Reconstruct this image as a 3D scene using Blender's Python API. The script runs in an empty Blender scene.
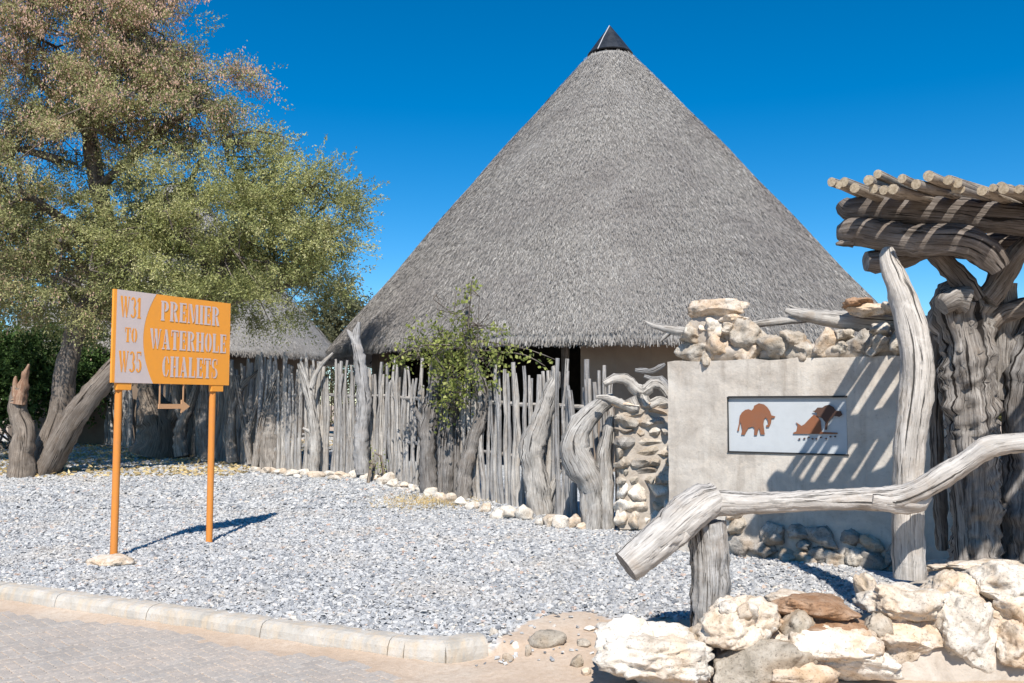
import bpy, bmesh, math, random
import numpy as np
from mathutils import Vector, noise, Matrix
random.seed(7); RNG = np.random.default_rng(7)
S = bpy.context.scene
# ------------------------------------------------------------------ camera
F, CX, CY, HZ = 910.0, 512.0, 341.5, 405.0
TH = math.atan((HZ - CY) / F); CT, ST = math.cos(TH), math.sin(TH)
CAMZ = 1.5
cam = bpy.data.cameras.new('camera'); co = bpy.data.objects.new('camera', cam)
S.collection.objects.link(co); S.camera = co
cam.sensor_width = 36; cam.lens = F / 1024 * 36; cam.clip_end = 3000
co.location = (0, 0, CAMZ); co.rotation_euler = (math.pi / 2 + TH, 0, 0)
# ------------------------------------------------------------------ sky, sun
EL = 47.8
w = bpy.data.worlds.new('World'); S.world = w; w.use_nodes = True
nt = w.node_tree; bg = nt.nodes['Background']
sky = nt.nodes.new('ShaderNodeTexSky'); sky.sky_type = 'NISHITA'; sky.sun_disc = False
sky.sun_elevation = math.radians(EL); sky.sun_rotation = math.radians(180)
sky.air_density = 1.0; sky.dust_density = 0.0; sky.ozone_density = 3.0; sky.altitude = 1800
hs = nt.nodes.new('ShaderNodeHueSaturation'); hs.inputs['Saturation'].default_value = 1.45
hs.inputs['Hue'].default_value = 0.496
nt.links.new(sky.outputs[0], hs.inputs['Color']); nt.links.new(hs.outputs[0], bg.inputs[0])
bg.inputs[1].default_value = 0.10
sl = bpy.data.lights.new('sun', 'SUN'); so = bpy.data.objects.new('sun', sl); S.collection.objects.link(so)
sl.energy = 4.5; sl.angle = math.radians(0.5); sl.color = (1.0, 0.955, 0.89)
so.rotation_euler = (math.radians(90 - EL), 0, 0); so.location = (0, -20, 25)
S.view_settings.view_transform = 'Standard'; S.view_settings.look = 'None'
S.view_settings.gamma = 1; S.view_settings.exposure = 0.52

# ------------------------------------------------------------------ picture measurements to metres
def P(px, py, Y):
    x = (px - CX) / F; y = (CY - py) / F
    k = Y / (CT - y * ST)
    return Vector((x * k, Y, CAMZ + (ST + y * CT) * k))
def m(px, Y): return px / F * Y
def sstep(a, b, x):
    t = min(1, max(0, (x - a) / (b - a))); return t * t * (3 - 2 * t)
KB = [(-9.6, 10.0), (-4.30, 7.68), (-3.62, 7.33), (-2.70, 6.88), (-1.74, 6.41), (-0.80, 5.95), (-0.50, 5.86), (-0.17, 5.98)]
def kerb_dist(x, y):       # + behind the kerb's front line
    best = 1e9
    for a, b in zip(KB, KB[1:]):
        dx, dy = b[0] - a[0], b[1] - a[1]; L = math.hypot(dx, dy)
        t = ((x - a[0]) * dx + (y - a[1]) * dy) / L / L
        tt = min(1, max(0, t)) if a != KB[0] else min(1, t)
        d = math.hypot(x - a[0] - dx * tt, y - a[1] - dy * tt)
        s = 1 if (-(x - a[0]) * dy + (y - a[1]) * dx) > 0 else -1
        if d < abs(best): best = d * s
    return best
def H(x, y):
    far = 0.25 * sstep(11, 19, y) + 0.20 * sstep(19, 34, y)
    if y > 13: return far
    t = sstep(-0.3, 0.25, x)
    zk = -0.13 + 0.115 * sstep(0.03, 0.15, kerb_dist(x, y)) if t < 1 else 0
    zd = -0.13 + 0.13 * sstep(5.5, 6.7, y)
    return zk * (1 - t) + zd * t + far
def G(px, py):             # point of the ground seen at a pixel
    Y = 8.0
    for _ in range(30):
        p = P(px, py, Y); z = H(p.x, p.y)
        u = (CY - py) / F; s = (ST + u * CT) / (CT - u * ST)
        Y2 = (z - CAMZ) / s if s < -1e-4 else 30
        Y = 0.5 * Y + 0.5 * Y2
    return P(px, py, Y)

# ------------------------------------------------------------------ object helpers
C = S.collection; WL = {}
def tag(o, label=None, cat=None, group=None, kind=None):
    if label: o['label'] = label
    if cat: o['category'] = cat
    if group: o['group'] = group
    if kind: o['kind'] = kind
    return o
def thing(name, loc, label, cat, group=None):
    o = bpy.data.objects.new(name, None); C.objects.link(o); o.location = loc; o.empty_display_size = 0.2
    WL[o.name] = Vector(loc); return tag(o, label, cat, group)
def link(name, me, parent=None, loc=(0, 0, 0), rot=None, scale=None, **kw):
    o = bpy.data.objects.new(name, me); C.objects.link(o)
    loc = Vector(loc); WL[o.name] = loc.copy()
    if parent:
        o.parent = parent; loc = loc - WL[parent.name]
    o.location = loc
    if rot is not None: o.rotation_euler = rot
    if scale is not None: o.scale = scale
    return tag(o, **kw)
def mesh(name, V, Fc, mats, smooth=True, midx=None, uv=None, attr=None):
    me = bpy.data.meshes.new(name); me.from_pydata([tuple(v) for v in V], [], Fc)
    for mt in (mats if isinstance(mats, (list, tuple)) else [mats]): me.materials.append(mt)
    if midx is not None: me.polygons.foreach_set('material_index', midx)
    if uv is not None:
        l = me.uv_layers.new(name='UVMap'); l.data.foreach_set('uv', np.asarray(uv, dtype=np.float32).ravel())
    if attr is not None:
        a = me.attributes.new('tint', 'FLOAT', 'POINT'); a.data.foreach_set('value', np.asarray(attr, dtype=np.float32))
    me.polygons.foreach_set('use_smooth', [smooth] * len(me.polygons)); me.update(); return me
def npmesh(name, V, Q, mat, attr=None, smooth=False):
    n = Q.shape[1]; me = bpy.data.meshes.new(name)
    me.vertices.add(len(V)); me.vertices.foreach_set('co', V.astype(np.float32).ravel())
    me.loops.add(Q.size); me.loops.foreach_set('vertex_index', Q.astype(np.int32).ravel())
    me.polygons.add(len(Q)); me.polygons.foreach_set('loop_start', np.arange(0, Q.size, n, dtype=np.int32))
    me.polygons.foreach_set('loop_total', np.full(len(Q), n, dtype=np.int32))
    me.polygons.foreach_set('use_smooth', np.full(len(Q), smooth))
    me.materials.append(mat)
    if attr is not None:
        a = me.attributes.new('tint', 'FLOAT', 'POINT'); a.data.foreach_set('value', attr.astype(np.float32))
    me.update(calc_edges=True); me.validate(); return me

# ------------------------------------------------------------------ materials
class M:
    def __init__(s, name, rough=0.9):
        s.m = bpy.data.materials.new(name); s.m.use_nodes = True; s.t = s.m.node_tree
        s.b = s.t.nodes['Principled BSDF']; s.b.inputs['Roughness'].default_value = rough
        s.b.inputs['Specular IOR Level'].default_value = 0.25
    def n(s, t, **k):
        x = s.t.nodes.new(t)
        for a, v in k.items(): setattr(x, a, v)
        return x
    def l(s, a, b): s.t.links.new(a, b)
    def coord(s, kind='Object', scale=(1, 1, 1), rot=(0, 0, 0)):
        if kind == 'World': o = s.n('ShaderNodeNewGeometry').outputs['Position']
        else: o = s.n('ShaderNodeTexCoord').outputs[kind]
        mp = s.n('ShaderNodeMapping'); mp.inputs['Scale'].default_value = scale; mp.inputs['Rotation'].default_value = rot
        s.l(o, mp.inputs[0]); return mp.outputs[0]
    def noise(s, vec, sc, det=4, rough=0.6, dist=0.0):
        x = s.n('ShaderNodeTexNoise'); s.l(vec, x.inputs['Vector']); x.inputs['Scale'].default_value = sc
        x.inputs['Detail'].default_value = det; x.inputs['Roughness'].default_value = rough; x.inputs['Distortion'].default_value = dist
        return x.outputs['Fac']
    def ramp(s, fac, stops):
        r = s.n('ShaderNodeValToRGB'); s.l(fac, r.inputs[0]); e = r.color_ramp.elements
        while len(e) < len(stops): e.new(0.5)
        for q, (p, c) in zip(e, stops):
            q.position = p; q.color = (c, c, c, 1) if isinstance(c, (int, float)) else (*c, 1)
        return r.outputs[0]
    def mix(s, fac, a, b, mode='MIX'):
        x = s.n('ShaderNodeMix', data_type='RGBA', blend_type=mode)
        if isinstance(fac, (int, float)): x.inputs[0].default_value = fac
        else: s.l(fac, x.inputs[0])
        for i, v in ((6, a), (7, b)):
            if isinstance(v, tuple): x.inputs[i].default_value = (*v, 1)
            else: s.l(v, x.inputs[i])
        return x.outputs[2]
    def attr(s, nm='tint'):
        a = s.n('ShaderNodeAttribute'); a.attribute_name = nm; return a.outputs['Fac']
    def rand(s): return s.n('ShaderNodeObjectInfo').outputs['Random']
    def col(s, c):
        if isinstance(c, tuple): s.b.inputs['Base Color'].default_value = (*c, 1)
        else: s.l(c, s.b.inputs['Base Color'])
    def bump(s, h, st=0.5, dist=0.01, prev=None):
        b = s.n('ShaderNodeBump'); b.inputs['Strength'].default_value = st; b.inputs['Distance'].default_value = dist
        s.l(h, b.inputs['Height'])
        if prev: s.l(prev, b.inputs['Normal'])
        s.l(b.outputs[0], s.b.inputs['Normal']); return b.outputs[0]

def wood(name, dark, mid, light, fine=1.0, crack=1.0, warm=None, ct=.40):
    k = M(name, 0.85)
    v1 = k.coord('UV', (75 * fine, 3.2 * fine, 1)); v2 = k.coord('UV', (30 * fine, 1.3 * fine, 1)); v3 = k.coord('UV', (7, 3, 1)); v4 = k.coord('UV', (110, 5, 1)); vw = k.coord('World')
    g = k.noise(v1, 1.0, 6, 0.72, 0.5); c = k.noise(v2, 1.0, 4, 0.6, 1.0); c2 = k.noise(v4, 1.0, 3, 0.6, 0.8); b = k.noise(v3, 1.0, 4); iso = k.noise(vw, 5, 6, 0.65, 0.5)
    base = k.ramp(g, [(0.30, dark), (0.47, mid), (0.66, light)])
    base = k.mix(k.ramp(b, [(0.35, 0.0), (0.7, 0.6)]), base, tuple(0.68 * x for x in mid))
    base = k.mix(k.ramp(iso, [(0.52, 0.0), (0.70, 0.55)]), base, tuple(x * y for x, y in zip(mid, (0.80, 0.70, 0.60))))
    base = k.mix(k.ramp(iso, [(0.28, 0.6), (0.42, 0.0)]), base, light)
    cr = k.ramp(c, [(ct - .045, 0.0), (ct, 1.0)]); cr2 = k.ramp(c2, [(ct - .07, 0.25), (ct, 1.0)])
    base = k.mix(cr, tuple(0.30 * x for x in dark), base); base = k.mix(cr2, tuple(0.55 * x for x in dark), base)
    rr = k.mix(k.rand(), (0.72, 0.73, 0.76), (1.12, 1.08, 1.03)); base = k.mix(1.0, base, rr, 'MULTIPLY')
    k.col(base)
    p = k.bump(g, 0.6, 0.008); p = k.bump(iso, 0.5, 0.03, p); p = k.bump(cr2, 0.7, 0.006, p); k.bump(cr, 0.9 * crack, 0.016, p); return k.m
W_GREY = wood('bleached_wood', (0.17, 0.16, 0.15), (0.37, 0.35, 0.325), (0.62, 0.60, 0.56))
W_POLE = wood('fence_pole_wood', (0.19, 0.175, 0.16), (0.39, 0.37, 0.345), (0.60, 0.575, 0.54), 0.7)
W_DARK = wood('dark_weathered_wood', (0.07, 0.055, 0.045), (0.18, 0.15, 0.125), (0.34, 0.30, 0.265), ct=.42)
W_LOG = wood('pale_log_wood', (0.24, 0.225, 0.21), (0.45, 0.425, 0.395), (0.66, 0.63, 0.59), 0.8)
W_POST = wood('post_wood', (0.22, 0.205, 0.185), (0.44, 0.41, 0.375), (0.64, 0.61, 0.57), 0.8)
W_BARK = wood('tree_bark', (0.08, 0.06, 0.045), (0.22, 0.18, 0.145), (0.38, 0.325, 0.27), 0.6)
W_CRACK = wood('cracked_post_wood', (0.14, 0.115, 0.09), (0.44, 0.405, 0.36), (0.70, 0.67, 0.62), 0.62, 1.6, ct=.425)
W_SLAT = wood('slat_wood', (0.17, 0.14, 0.11), (0.32, 0.27, 0.215), (0.48, 0.42, 0.35))
W_RED = wood('torn_heartwood', (0.13, 0.065, 0.04), (0.29, 0.165, 0.105), (0.50, 0.38, 0.28), 0.6)
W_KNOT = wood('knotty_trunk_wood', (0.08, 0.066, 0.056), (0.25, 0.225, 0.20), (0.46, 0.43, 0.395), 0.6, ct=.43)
k = M('cut_wood_end', 0.9); v = k.coord('Object')
k.col(k.ramp(k.noise(v, 60, 4), [(0.3, (0.26, 0.20, 0.13)), (0.7, (0.52, 0.43, 0.31))])); k.bump(k.noise(v, 120, 3), 0.4, 0.004); END = k.m
k = M('dark_cut_end', 0.9); v = k.coord('World')
k.col(k.ramp(k.noise(v, 30, 5), [(0.3, (0.10, 0.095, 0.09)), (0.7, (0.30, 0.285, 0.27))])); k.bump(k.noise(v, 60, 3), 0.6, 0.006); ENDD = k.m

def stone(name, a, b, c, sc=8.0, bst=0.9, dist=0.012):
    k = M(name, 0.92); v = k.coord('World')
    n1 = k.noise(v, sc, 6, 0.65, 0.4); n2 = k.noise(v, sc * 0.35, 3, 0.5, 0.8); n3 = k.noise(v, sc * 7, 4, 0.7)
    base = k.ramp(n1, [(0.32, a), (0.5, b), (0.7, c)])
    base = k.mix(k.ramp(n2, [(0.5, 0.0), (0.68, 0.5)]), base, tuple(x * y for x, y in zip(b, (0.95, 0.72, 0.5))))
    pit = k.ramp(n3, [(0.32, 0.45), (0.46, 1.0)]); base = k.mix(1.0, base, pit, 'MULTIPLY')
    rr = k.mix(k.rand(), (0.80, 0.77, 0.74), (1.04, 1.02, 1.0)); base = k.mix(1.0, base, rr, 'MULTIPLY')
    k.col(base); p = k.bump(n1, bst, dist * 2); k.bump(n3, bst * 0.8, dist * 0.5, p); return k.m
ST_WHITE = stone('white_limestone', (0.50, 0.43, 0.35), (0.72, 0.67, 0.59), (0.86, 0.83, 0.77))
ST_CREAM = stone('cream_limestone', (0.46, 0.36, 0.25), (0.66, 0.56, 0.45), (0.80, 0.75, 0.67))
ST_BROWN = stone('brown_sandstone', (0.20, 0.12, 0.07), (0.36, 0.24, 0.16), (0.52, 0.40, 0.30))
ST_GREY = stone('grey_stone', (0.28, 0.25, 0.20), (0.44, 0.395, 0.33), (0.60, 0.55, 0.47))
ST_WALL = stone('wall_stone', (0.33, 0.29, 0.24), (0.50, 0.45, 0.38), (0.68, 0.64, 0.57), 10)
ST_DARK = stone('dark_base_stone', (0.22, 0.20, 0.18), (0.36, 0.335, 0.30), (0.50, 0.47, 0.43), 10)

k = M('ground_earth', 0.95); v = k.coord('World')
n1 = k.noise(v, 1.2, 5); n2 = k.noise(v, 22, 5, 0.7); n3 = k.noise(v, 120, 3, 0.7)
sand = k.ramp(n1, [(0.3, (0.46, 0.345, 0.25)), (0.55, (0.55, 0.435, 0.335)), (0.75, (0.58, 0.50, 0.41))])
sand = k.mix(k.ramp(n2, [(0.35, 0.5), (0.6, 0.0)]), sand, (0.40, 0.29, 0.20))
sand = k.mix(k.ramp(n3, [(0.3, 0.5), (0.5, 0.0)]), sand, (0.34, 0.27, 0.21))
vo = k.n('ShaderNodeTexVoronoi'); k.l(v, vo.inputs['Vector']); vo.inputs['Scale'].default_value = 28
sp = k.n('ShaderNodeSeparateColor'); k.l(vo.outputs['Color'], sp.inputs[0])
grav = k.ramp(sp.outputs[0], [(0.0, (0.22, 0.235, 0.25)), (0.5, (0.42, 0.435, 0.45)), (1.0, (0.62, 0.62, 0.62))])
k.col(k.mix(k.attr(), sand, grav)); p = k.bump(n2, 0.5, 0.02); k.bump(n3, 0.5, 0.006, p); GROUND = k.m

k = M('slate_gravel', 0.85)
g = k.ramp(k.attr(), [(0.0, (0.15, 0.155, 0.165)), (0.09, (0.29, 0.295, 0.305)), (0.5, (0.42, 0.418, 0.412)), (0.93, (0.57, 0.555, 0.53)), (0.965, (0.62, 0.55, 0.46)), (0.985, (0.44, 0.30, 0.23)), (1.0, (0.78, 0.76, 0.72))])
v = k.coord('World'); g = k.mix(k.ramp(k.noise(v, 0.9, 5, .65), [(0.5, 0.0), (0.7, 0.4)]), g, (0.50, 0.44, 0.37)); k.col(k.mix(1.0, g, k.ramp(k.noise(v, 90, 3), [(0.3, 0.8), (0.6, 1.05)]), 'MULTIPLY')); GRAVEL = k.m

k = M('paver_concrete', 0.9); v = k.coord('World')
a = k.mix(k.rand(), (0.34, 0.305, 0.27), (0.44, 0.405, 0.365))
a = k.mix(k.ramp(k.noise(v, 2.2, 6, 0.7), [(0.36, 0.15), (0.66, 0.9)]), a, (0.50, 0.42, 0.35))
a = k.mix(k.ramp(k.noise(v, 14, 4), [(0.35, 0.4), (0.6, 0.0)]), a, (0.28, 0.265, 0.25))
a = k.mix(k.ramp(k.noise(v, 90, 4, 0.7), [(0.3, 0.45), (0.55, 0.0)]), a, (0.18, 0.165, 0.15))
k.col(a); k.bump(k.noise(v, 110, 4, 0.7), 0.5, 0.004); PAVER = k.m
k = M('paver_sand', 0.95); v = k.coord('World')
k.col(k.ramp(k.noise(v, 6, 5), [(0.3, (0.52, 0.42, 0.33)), (0.7, (0.66, 0.58, 0.49))])); k.bump(k.noise(v, 160, 3), 0.4, 0.004); JOINT = k.m
k = M('kerb_concrete', 0.92); v = k.coord('World'); vs = k.coord('World', (6, 6, 1.0))
a = k.ramp(k.noise(v, 5, 5), [(0.3, (0.35, 0.32, 0.275)), (0.65, (0.53, 0.49, 0.435))])
a = k.mix(k.ramp(k.noise(vs, 2.5, 4), [(0.45, 0.0), (0.7, 0.65)]), a, (0.56, 0.43, 0.29))
a = k.mix(k.ramp(k.noise(v, 45, 4, 0.75), [(0.3, 0.5), (0.45, 0.0)]), a, (0.30, 0.26, 0.21))
k.col(a); k.bump(k.noise(v, 60, 5, 0.7), 0.6, 0.008); KERB = k.m
k = M('rough_plaster', 0.92); v = k.coord('World'); vs = k.coord('World', (3, 3, 0.35))
a = k.ramp(k.noise(v, 2.2, 6, 0.6, 0.6), [(0.3, (0.36, 0.31, 0.26)), (0.5, (0.50, 0.45, 0.39)), (0.72, (0.64, 0.59, 0.52))])
a = k.mix(k.ramp(k.noise(vs, 2.4, 5, .65), [(0.5, 0.0), (0.66, 0.6)]), a, (0.31, 0.265, 0.22))
a = k.mix(k.ramp(k.noise(v, 30, 4), [(0.28, 0.4), (0.42, 0.0)]), a, (0.24, 0.21, 0.18))
a = k.mix(k.ramp(k.noise(v, 6, 6, .7, 1.0), [(0.5, 0.0), (0.66, 0.5)]), a, (0.62, 0.54, 0.45))
k.col(a); p = k.bump(k.noise(v, 5, 4), 0.5, 0.03); k.bump(k.noise(v, 50, 5, 0.7), 0.45, 0.006, p); PLASTER = k.m
k = M('mortar', 0.95); v = k.coord('World')
a = k.ramp(k.noise(v, 5, 6, 0.65, 0.5), [(0.3, (0.33, 0.275, 0.22)), (0.55, (0.46, 0.40, 0.335)), (0.75, (0.55, 0.50, 0.44))])
k.col(a); p = k.bump(k.noise(v, 9, 4), 0.7, 0.03); k.bump(k.noise(v, 70, 5, 0.7), 0.5, 0.006, p); MORTAR = k.m
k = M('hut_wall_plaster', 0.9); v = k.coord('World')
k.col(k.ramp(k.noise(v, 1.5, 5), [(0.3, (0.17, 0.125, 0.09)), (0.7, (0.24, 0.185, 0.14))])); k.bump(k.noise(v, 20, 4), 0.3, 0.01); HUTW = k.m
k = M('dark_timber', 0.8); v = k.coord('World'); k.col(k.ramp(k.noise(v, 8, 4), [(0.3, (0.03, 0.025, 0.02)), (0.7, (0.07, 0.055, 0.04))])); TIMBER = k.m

k = M('thatch_base', 0.95); v = k.coord('World'); v2 = k.coord('World', (14, 14, 2.2))
a = k.ramp(k.noise(v2, 2.2, 6, 0.75), [(0.3, (0.15, 0.14, 0.13)), (0.5, (0.30, 0.285, 0.265)), (0.7, (0.45, 0.43, 0.40))])
a = k.mix(k.ramp(k.noise(v, 0.5, 4), [(0.35, 0.0), (0.7, 0.4)]), a, (0.24, 0.225, 0.215))
k.col(a); k.bump(k.noise(v2, 3, 5, 0.8), 0.8, 0.05); THATCH = k.m
k = M('thatch_straw', 0.9); v = k.coord('World')
a = k.ramp(k.attr(), [(0.0, (0.08, 0.072, 0.064)), (0.3, (0.21, 0.195, 0.177)), (0.7, (0.38, 0.357, 0.328)), (0.95, (0.56, 0.53, 0.485)), (1.0, (0.72, 0.67, 0.58))])
a = k.mix(k.ramp(k.noise(v, 0.45, 5, 0.6), [(0.4, 0.0), (0.66, 0.6)]), a, (0.20, 0.18, 0.17))
a = k.mix(k.ramp(k.noise(k.coord('World', (.6, .6, 3.2)), 1.0, 4, 0.6), [(0.5, 0.0), (0.7, 0.35)]), a, (0.16, 0.145, 0.135))
k.col(a); STRAW = k.m
k = M('cap_metal', 0.45); v = k.coord('World'); k.b.inputs['Metallic'].default_value = 0.3
k.col(k.ramp(k.noise(v, 6, 4), [(0.3, (0.02, 0.024, 0.03)), (0.7, (0.045, 0.05, 0.06))])); CAP = k.m
k = M('seam_metal', 0.4); k.col((0.45, 0.45, 0.46)); SEAM = k.m

def leafmat(name, stops, trans=0.22):
    k = M(name, 0.75)
    c = k.ramp(k.attr(), stops); v = k.coord('World')
    c = k.mix(1.0, c, k.ramp(k.noise(v, 0.9, 3), [(0.3, 0.75), (0.7, 1.2)]), 'MULTIPLY'); k.col(c)
    t = k.n('ShaderNodeBsdfTranslucent'); k.l(c, t.inputs[0]); mx = k.n('ShaderNodeMixShader'); mx.inputs[0].default_value = trans
    k.l(k.b.outputs[0], mx.inputs[1]); k.l(t.outputs[0], mx.inputs[2]); k.l(mx.outputs[0], k.t.nodes['Material Output'].inputs[0]); return k.m
LF_PODS = leafmat('acacia_leaf_with_pods', [(0, (0.15, 0.155, 0.06)), (0.4, (0.31, 0.31, 0.13)), (0.60, (0.44, 0.42, 0.20)), (0.66, (0.44, 0.27, 0.19)), (1.0, (0.60, 0.41, 0.32))])
LF_GREEN = leafmat('acacia_leaf', [(0, (0.15, 0.165, 0.055)), (0.3, (0.30, 0.315, 0.11)), (0.5, (0.43, 0.42, 0.18)), (0.64, (0.52, 0.48, 0.25))])
LF_BUSH = leafmat('bush_leaf', [(0, (0.03, 0.06, 0.015)), (0.6, (0.08, 0.14, 0.035)), (1.0, (0.16, 0.24, 0.07))])
LF_VINE = leafmat('vine_leaf', [(0, (0.12, 0.15, 0.04)), (0.35, (0.28, 0.32, 0.08)), (0.63, (0.50, 0.50, 0.18))], 0.45)
LF_FAR = leafmat('far_leaf', [(0, (0.08, 0.09, 0.045)), (1.0, (0.22, 0.21, 0.11))])
LF_DRY = leafmat('dry_grass', [(0, (0.45, 0.32, 0.14)), (1.0, (0.72, 0.57, 0.30))])

def paint(name, c, rough=0.5, dirt=0.25):
    k = M(name, rough); v = k.coord('World')
    a = k.mix(k.ramp(k.noise(v, 9, 5, 0.65), [(0.45, 0.0), (0.8, dirt)]), c, tuple(x * 0.6 + 0.05 for x in c)); k.col(a); return k.m
ORANGE = paint('orange_paint', (0.88, 0.34, 0.045)); POSTO = paint('post_orange', (0.66, 0.24, 0.045), 0.6, 0.6)
PALE = paint('pale_print', (0.62, 0.50, 0.45)); ARROW = paint('arrow_tan', (0.55, 0.30, 0.15))
PLQ = paint('plaque_pale_metal', (0.50, 0.52, 0.53), 0.5, 0.3); RUST = paint('rust_steel', (0.25, 0.10, 0.05), 0.8, 0.6)
RUSTD = paint('dark_rust_steel', (0.10, 0.055, 0.04), 0.8, 0.4); EDGE = paint('black_edge', (0.03, 0.03, 0.03), 0.7)

# ------------------------------------------------------------------ shape builders
def smooth_path(pts, rad, step):
    pts = [Vector(p) for p in pts]; out, ro = [], []
    n = len(pts)
    for i in range(n - 1):
        p0 = pts[max(0, i - 1)]; p1 = pts[i]; p2 = pts[i + 1]; p3 = pts[min(n - 1, i + 2)]
        k = max(1, int((p2 - p1).length / step))
        for j in range(k):
            t = j / k; t2, t3 = t * t, t * t * t
            out.append(0.5 * ((2 * p1) + (p2 - p0) * t + (2 * p0 - 5 * p1 + 4 * p2 - p3) * t2 + (3 * p1 - p0 - 3 * p2 + p3) * t3))
            ro.append(rad[i] + (rad[i + 1] - rad[i]) * (t2 * (3 - 2 * t)))
    out.append(pts[-1]); ro.append(rad[-1]); return out, ro
def limb(pts, rad, segs=16, step=0.05, lump=0.15, ridge=0.08, seed=0, flat=0.0, twist=0.0, round_end=False, acc=None, cap=(1, 1), gn=None):
    """tube swept along a path with lumps and long ridges; returns (V, F, uv, matidx)"""
    pts, rad = smooth_path(pts, rad, step); n = len(pts)
    V, Fc, UV, MI = acc if acc else ([], [], [], [])
    base = len(V); t = (pts[1] - pts[0]).normalized(); gn_ = lump * 0.9 if gn is None else gn
    u = t.cross(Vector((0.3, 1, 0.1))); u.normalize(); s = 0.0; sl = []
    off = Vector((seed * 3.7, seed * 1.3, seed * 7.1))
    for i in range(n):
        if i: s += (pts[i] - pts[i - 1]).length
        sl.append(s)
        tt = (pts[min(n - 1, i + 1)] - pts[max(0, i - 1)]).normalized()
        u = (u - tt * u.dot(tt)).normalized(); v = tt.cross(u)
        for j in range(segs):
            a = 2 * math.pi * j / segs; b = a + twist * s
            ca, sa = math.cos(b), math.sin(b); r = rad[i]
            q = 1 + lump * (noise.noise(Vector((ca * 1.1, sa * 1.1, s * 0.35 / max(0.03, r) * 0.6)) + off) * 1.1)
            if ridge:
                n_ = abs(noise.noise(Vector((ca * 2.6, sa * 2.6, s * 1.1)) + off * 2)); n2_ = abs(noise.noise(Vector((ca * 6, sa * 6, s * 2.2)) + off))
                q += ridge * (0.5 - 1.5 * n_) - ridge * 1.1 * max(0, 1 - n_ / 0.055) - ridge * 0.6 * max(0, 1 - n2_ / 0.08)
                if r > 0.03:
                    w_ = (pts[i] + (u * ca + v * sa) * r) / r + off
                    q += gn_ * (noise.noise(w_ * 0.8) + 0.6 * noise.noise(w_ * 1.9) + 0.35 * noise.noise(w_ * 4.1))
            V.append(pts[i] + (u * math.cos(a) * (1 + flat) + v * math.sin(a) * (1 - flat)) * r * q)
    def uvq(i, j):
        r = max(rad[0], rad[-1], 0.02)
        return [(2 * math.pi * r * j / segs, sl[i]), (2 * math.pi * r * (j + 1) / segs, sl[i]), (2 * math.pi * r * (j + 1) / segs, sl[i + 1]), (2 * math.pi * r * j / segs, sl[i + 1])]
    for i in range(n - 1):
        for j in range(segs):
            a = base + i * segs + j; b = base + i * segs + (j + 1) % segs
            Fc.append((a, b, b + segs, a + segs)); UV += uvq(i, j); MI.append(0)
    for e, (i, mi) in enumerate(((0, cap[0]), (n - 1, cap[1]))):
        d = (pts[0] - pts[1]) if e == 0 else (pts[-1] - pts[-2])
        dup = len(V); cen = sum((V[base + i * segs + j] for j in range(segs)), Vector()) / segs
        for j in range(segs): V.append(V[base + i * segs + j].copy())
        c = len(V); V.append(cen + d.normalized() * rad[i] * (0.6 if round_end else 0.06))
        for j in range(segs):
            a = dup + j; b = dup + (j + 1) % segs
            Fc.append((b, a, c) if e == 0 else (a, b, c)); UV += [(0, 0), (0.1, 0), (0.05, 0.1)]; MI.append(mi)
    return V, Fc, UV, MI
def woodmesh(name, parts, mats):
    acc = ([], [], [], [])
    for kw in parts: limb(acc=acc, **kw)
    me = mesh(name, acc[0], acc[1], mats, True, acc[3], acc[2]); return me
def pxl(lst, Y, dY=None):
    """[(px, py, width_px), ...] -> points, radii at depth Y (dY: per-point depth offsets)"""
    pts, rad = [], []
    for i, (x, y, wd) in enumerate(lst):
        yy = Y + (dY[i] if dY else 0); pts.append(P(x, y, yy)); rad.append(m(wd, yy) / 2 * 0.93)
    return dict(pts=pts, rad=rad)
def rockmesh(name, dims, mat, seed, sub=3, rough=0.28, flat_amt=0.5, angular=0.5):
    bm = bmesh.new(); bmesh.ops.create_icosphere(bm, subdivisions=sub, radius=1)
    off = Vector((seed * 5.3, seed * 2.1, -seed * 3.3)); rr = random.Random(seed)
    planes = []
    for _ in range(11):
        d = Vector((rr.gauss(0, 1), rr.gauss(0, 1), rr.gauss(0, 1))).normalized(); planes.append((d, rr.uniform(0.55, 0.86)))
    for v in bm.verts:
        p = v.co.copy()
        for d, h in planes:
            e = p.dot(d) - h
            if e > 0: p -= d * e * min(1, angular + 0.3)
        n1 = noise.noise(p * 1.3 + off); n2 = noise.noise(p * 3.1 + off); n3 = noise.noise(p * 7.5 + off); n4 = noise.noise(p * 17 + off)
        p *= 1 + rough * n1 * 1.0 + rough * 0.45 * n2 + rough * 0.30 * n3 + rough * (0.14 * n4 if sub > 3 else 0)
        v.co = Vector((p.x * dims[0] / 2 * 1.2, p.y * dims[1] / 2 * 1.2, p.z * dims[2] / 2 * 1.2))
    me = bpy.data.meshes.new(name); bm.to_mesh(me); bm.free(); me.materials.append(mat)
    me.polygons.foreach_set('use_smooth', [sub > 2] * len(me.polygons)); return me
def prism(pts2, to3, d0, d1, mat, name='prism'):
    n = len(pts2); V = [to3(a, b, d0) for a, b in pts2] + [to3(a, b, d1) for a, b in pts2]
    Fc = [tuple(range(n)), tuple(range(2 * n - 1, n - 1, -1))] + [(i, (i + 1) % n, n + (i + 1) % n, n + i) for i in range(n)]
    return mesh(name, V, Fc, mat, False)
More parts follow.
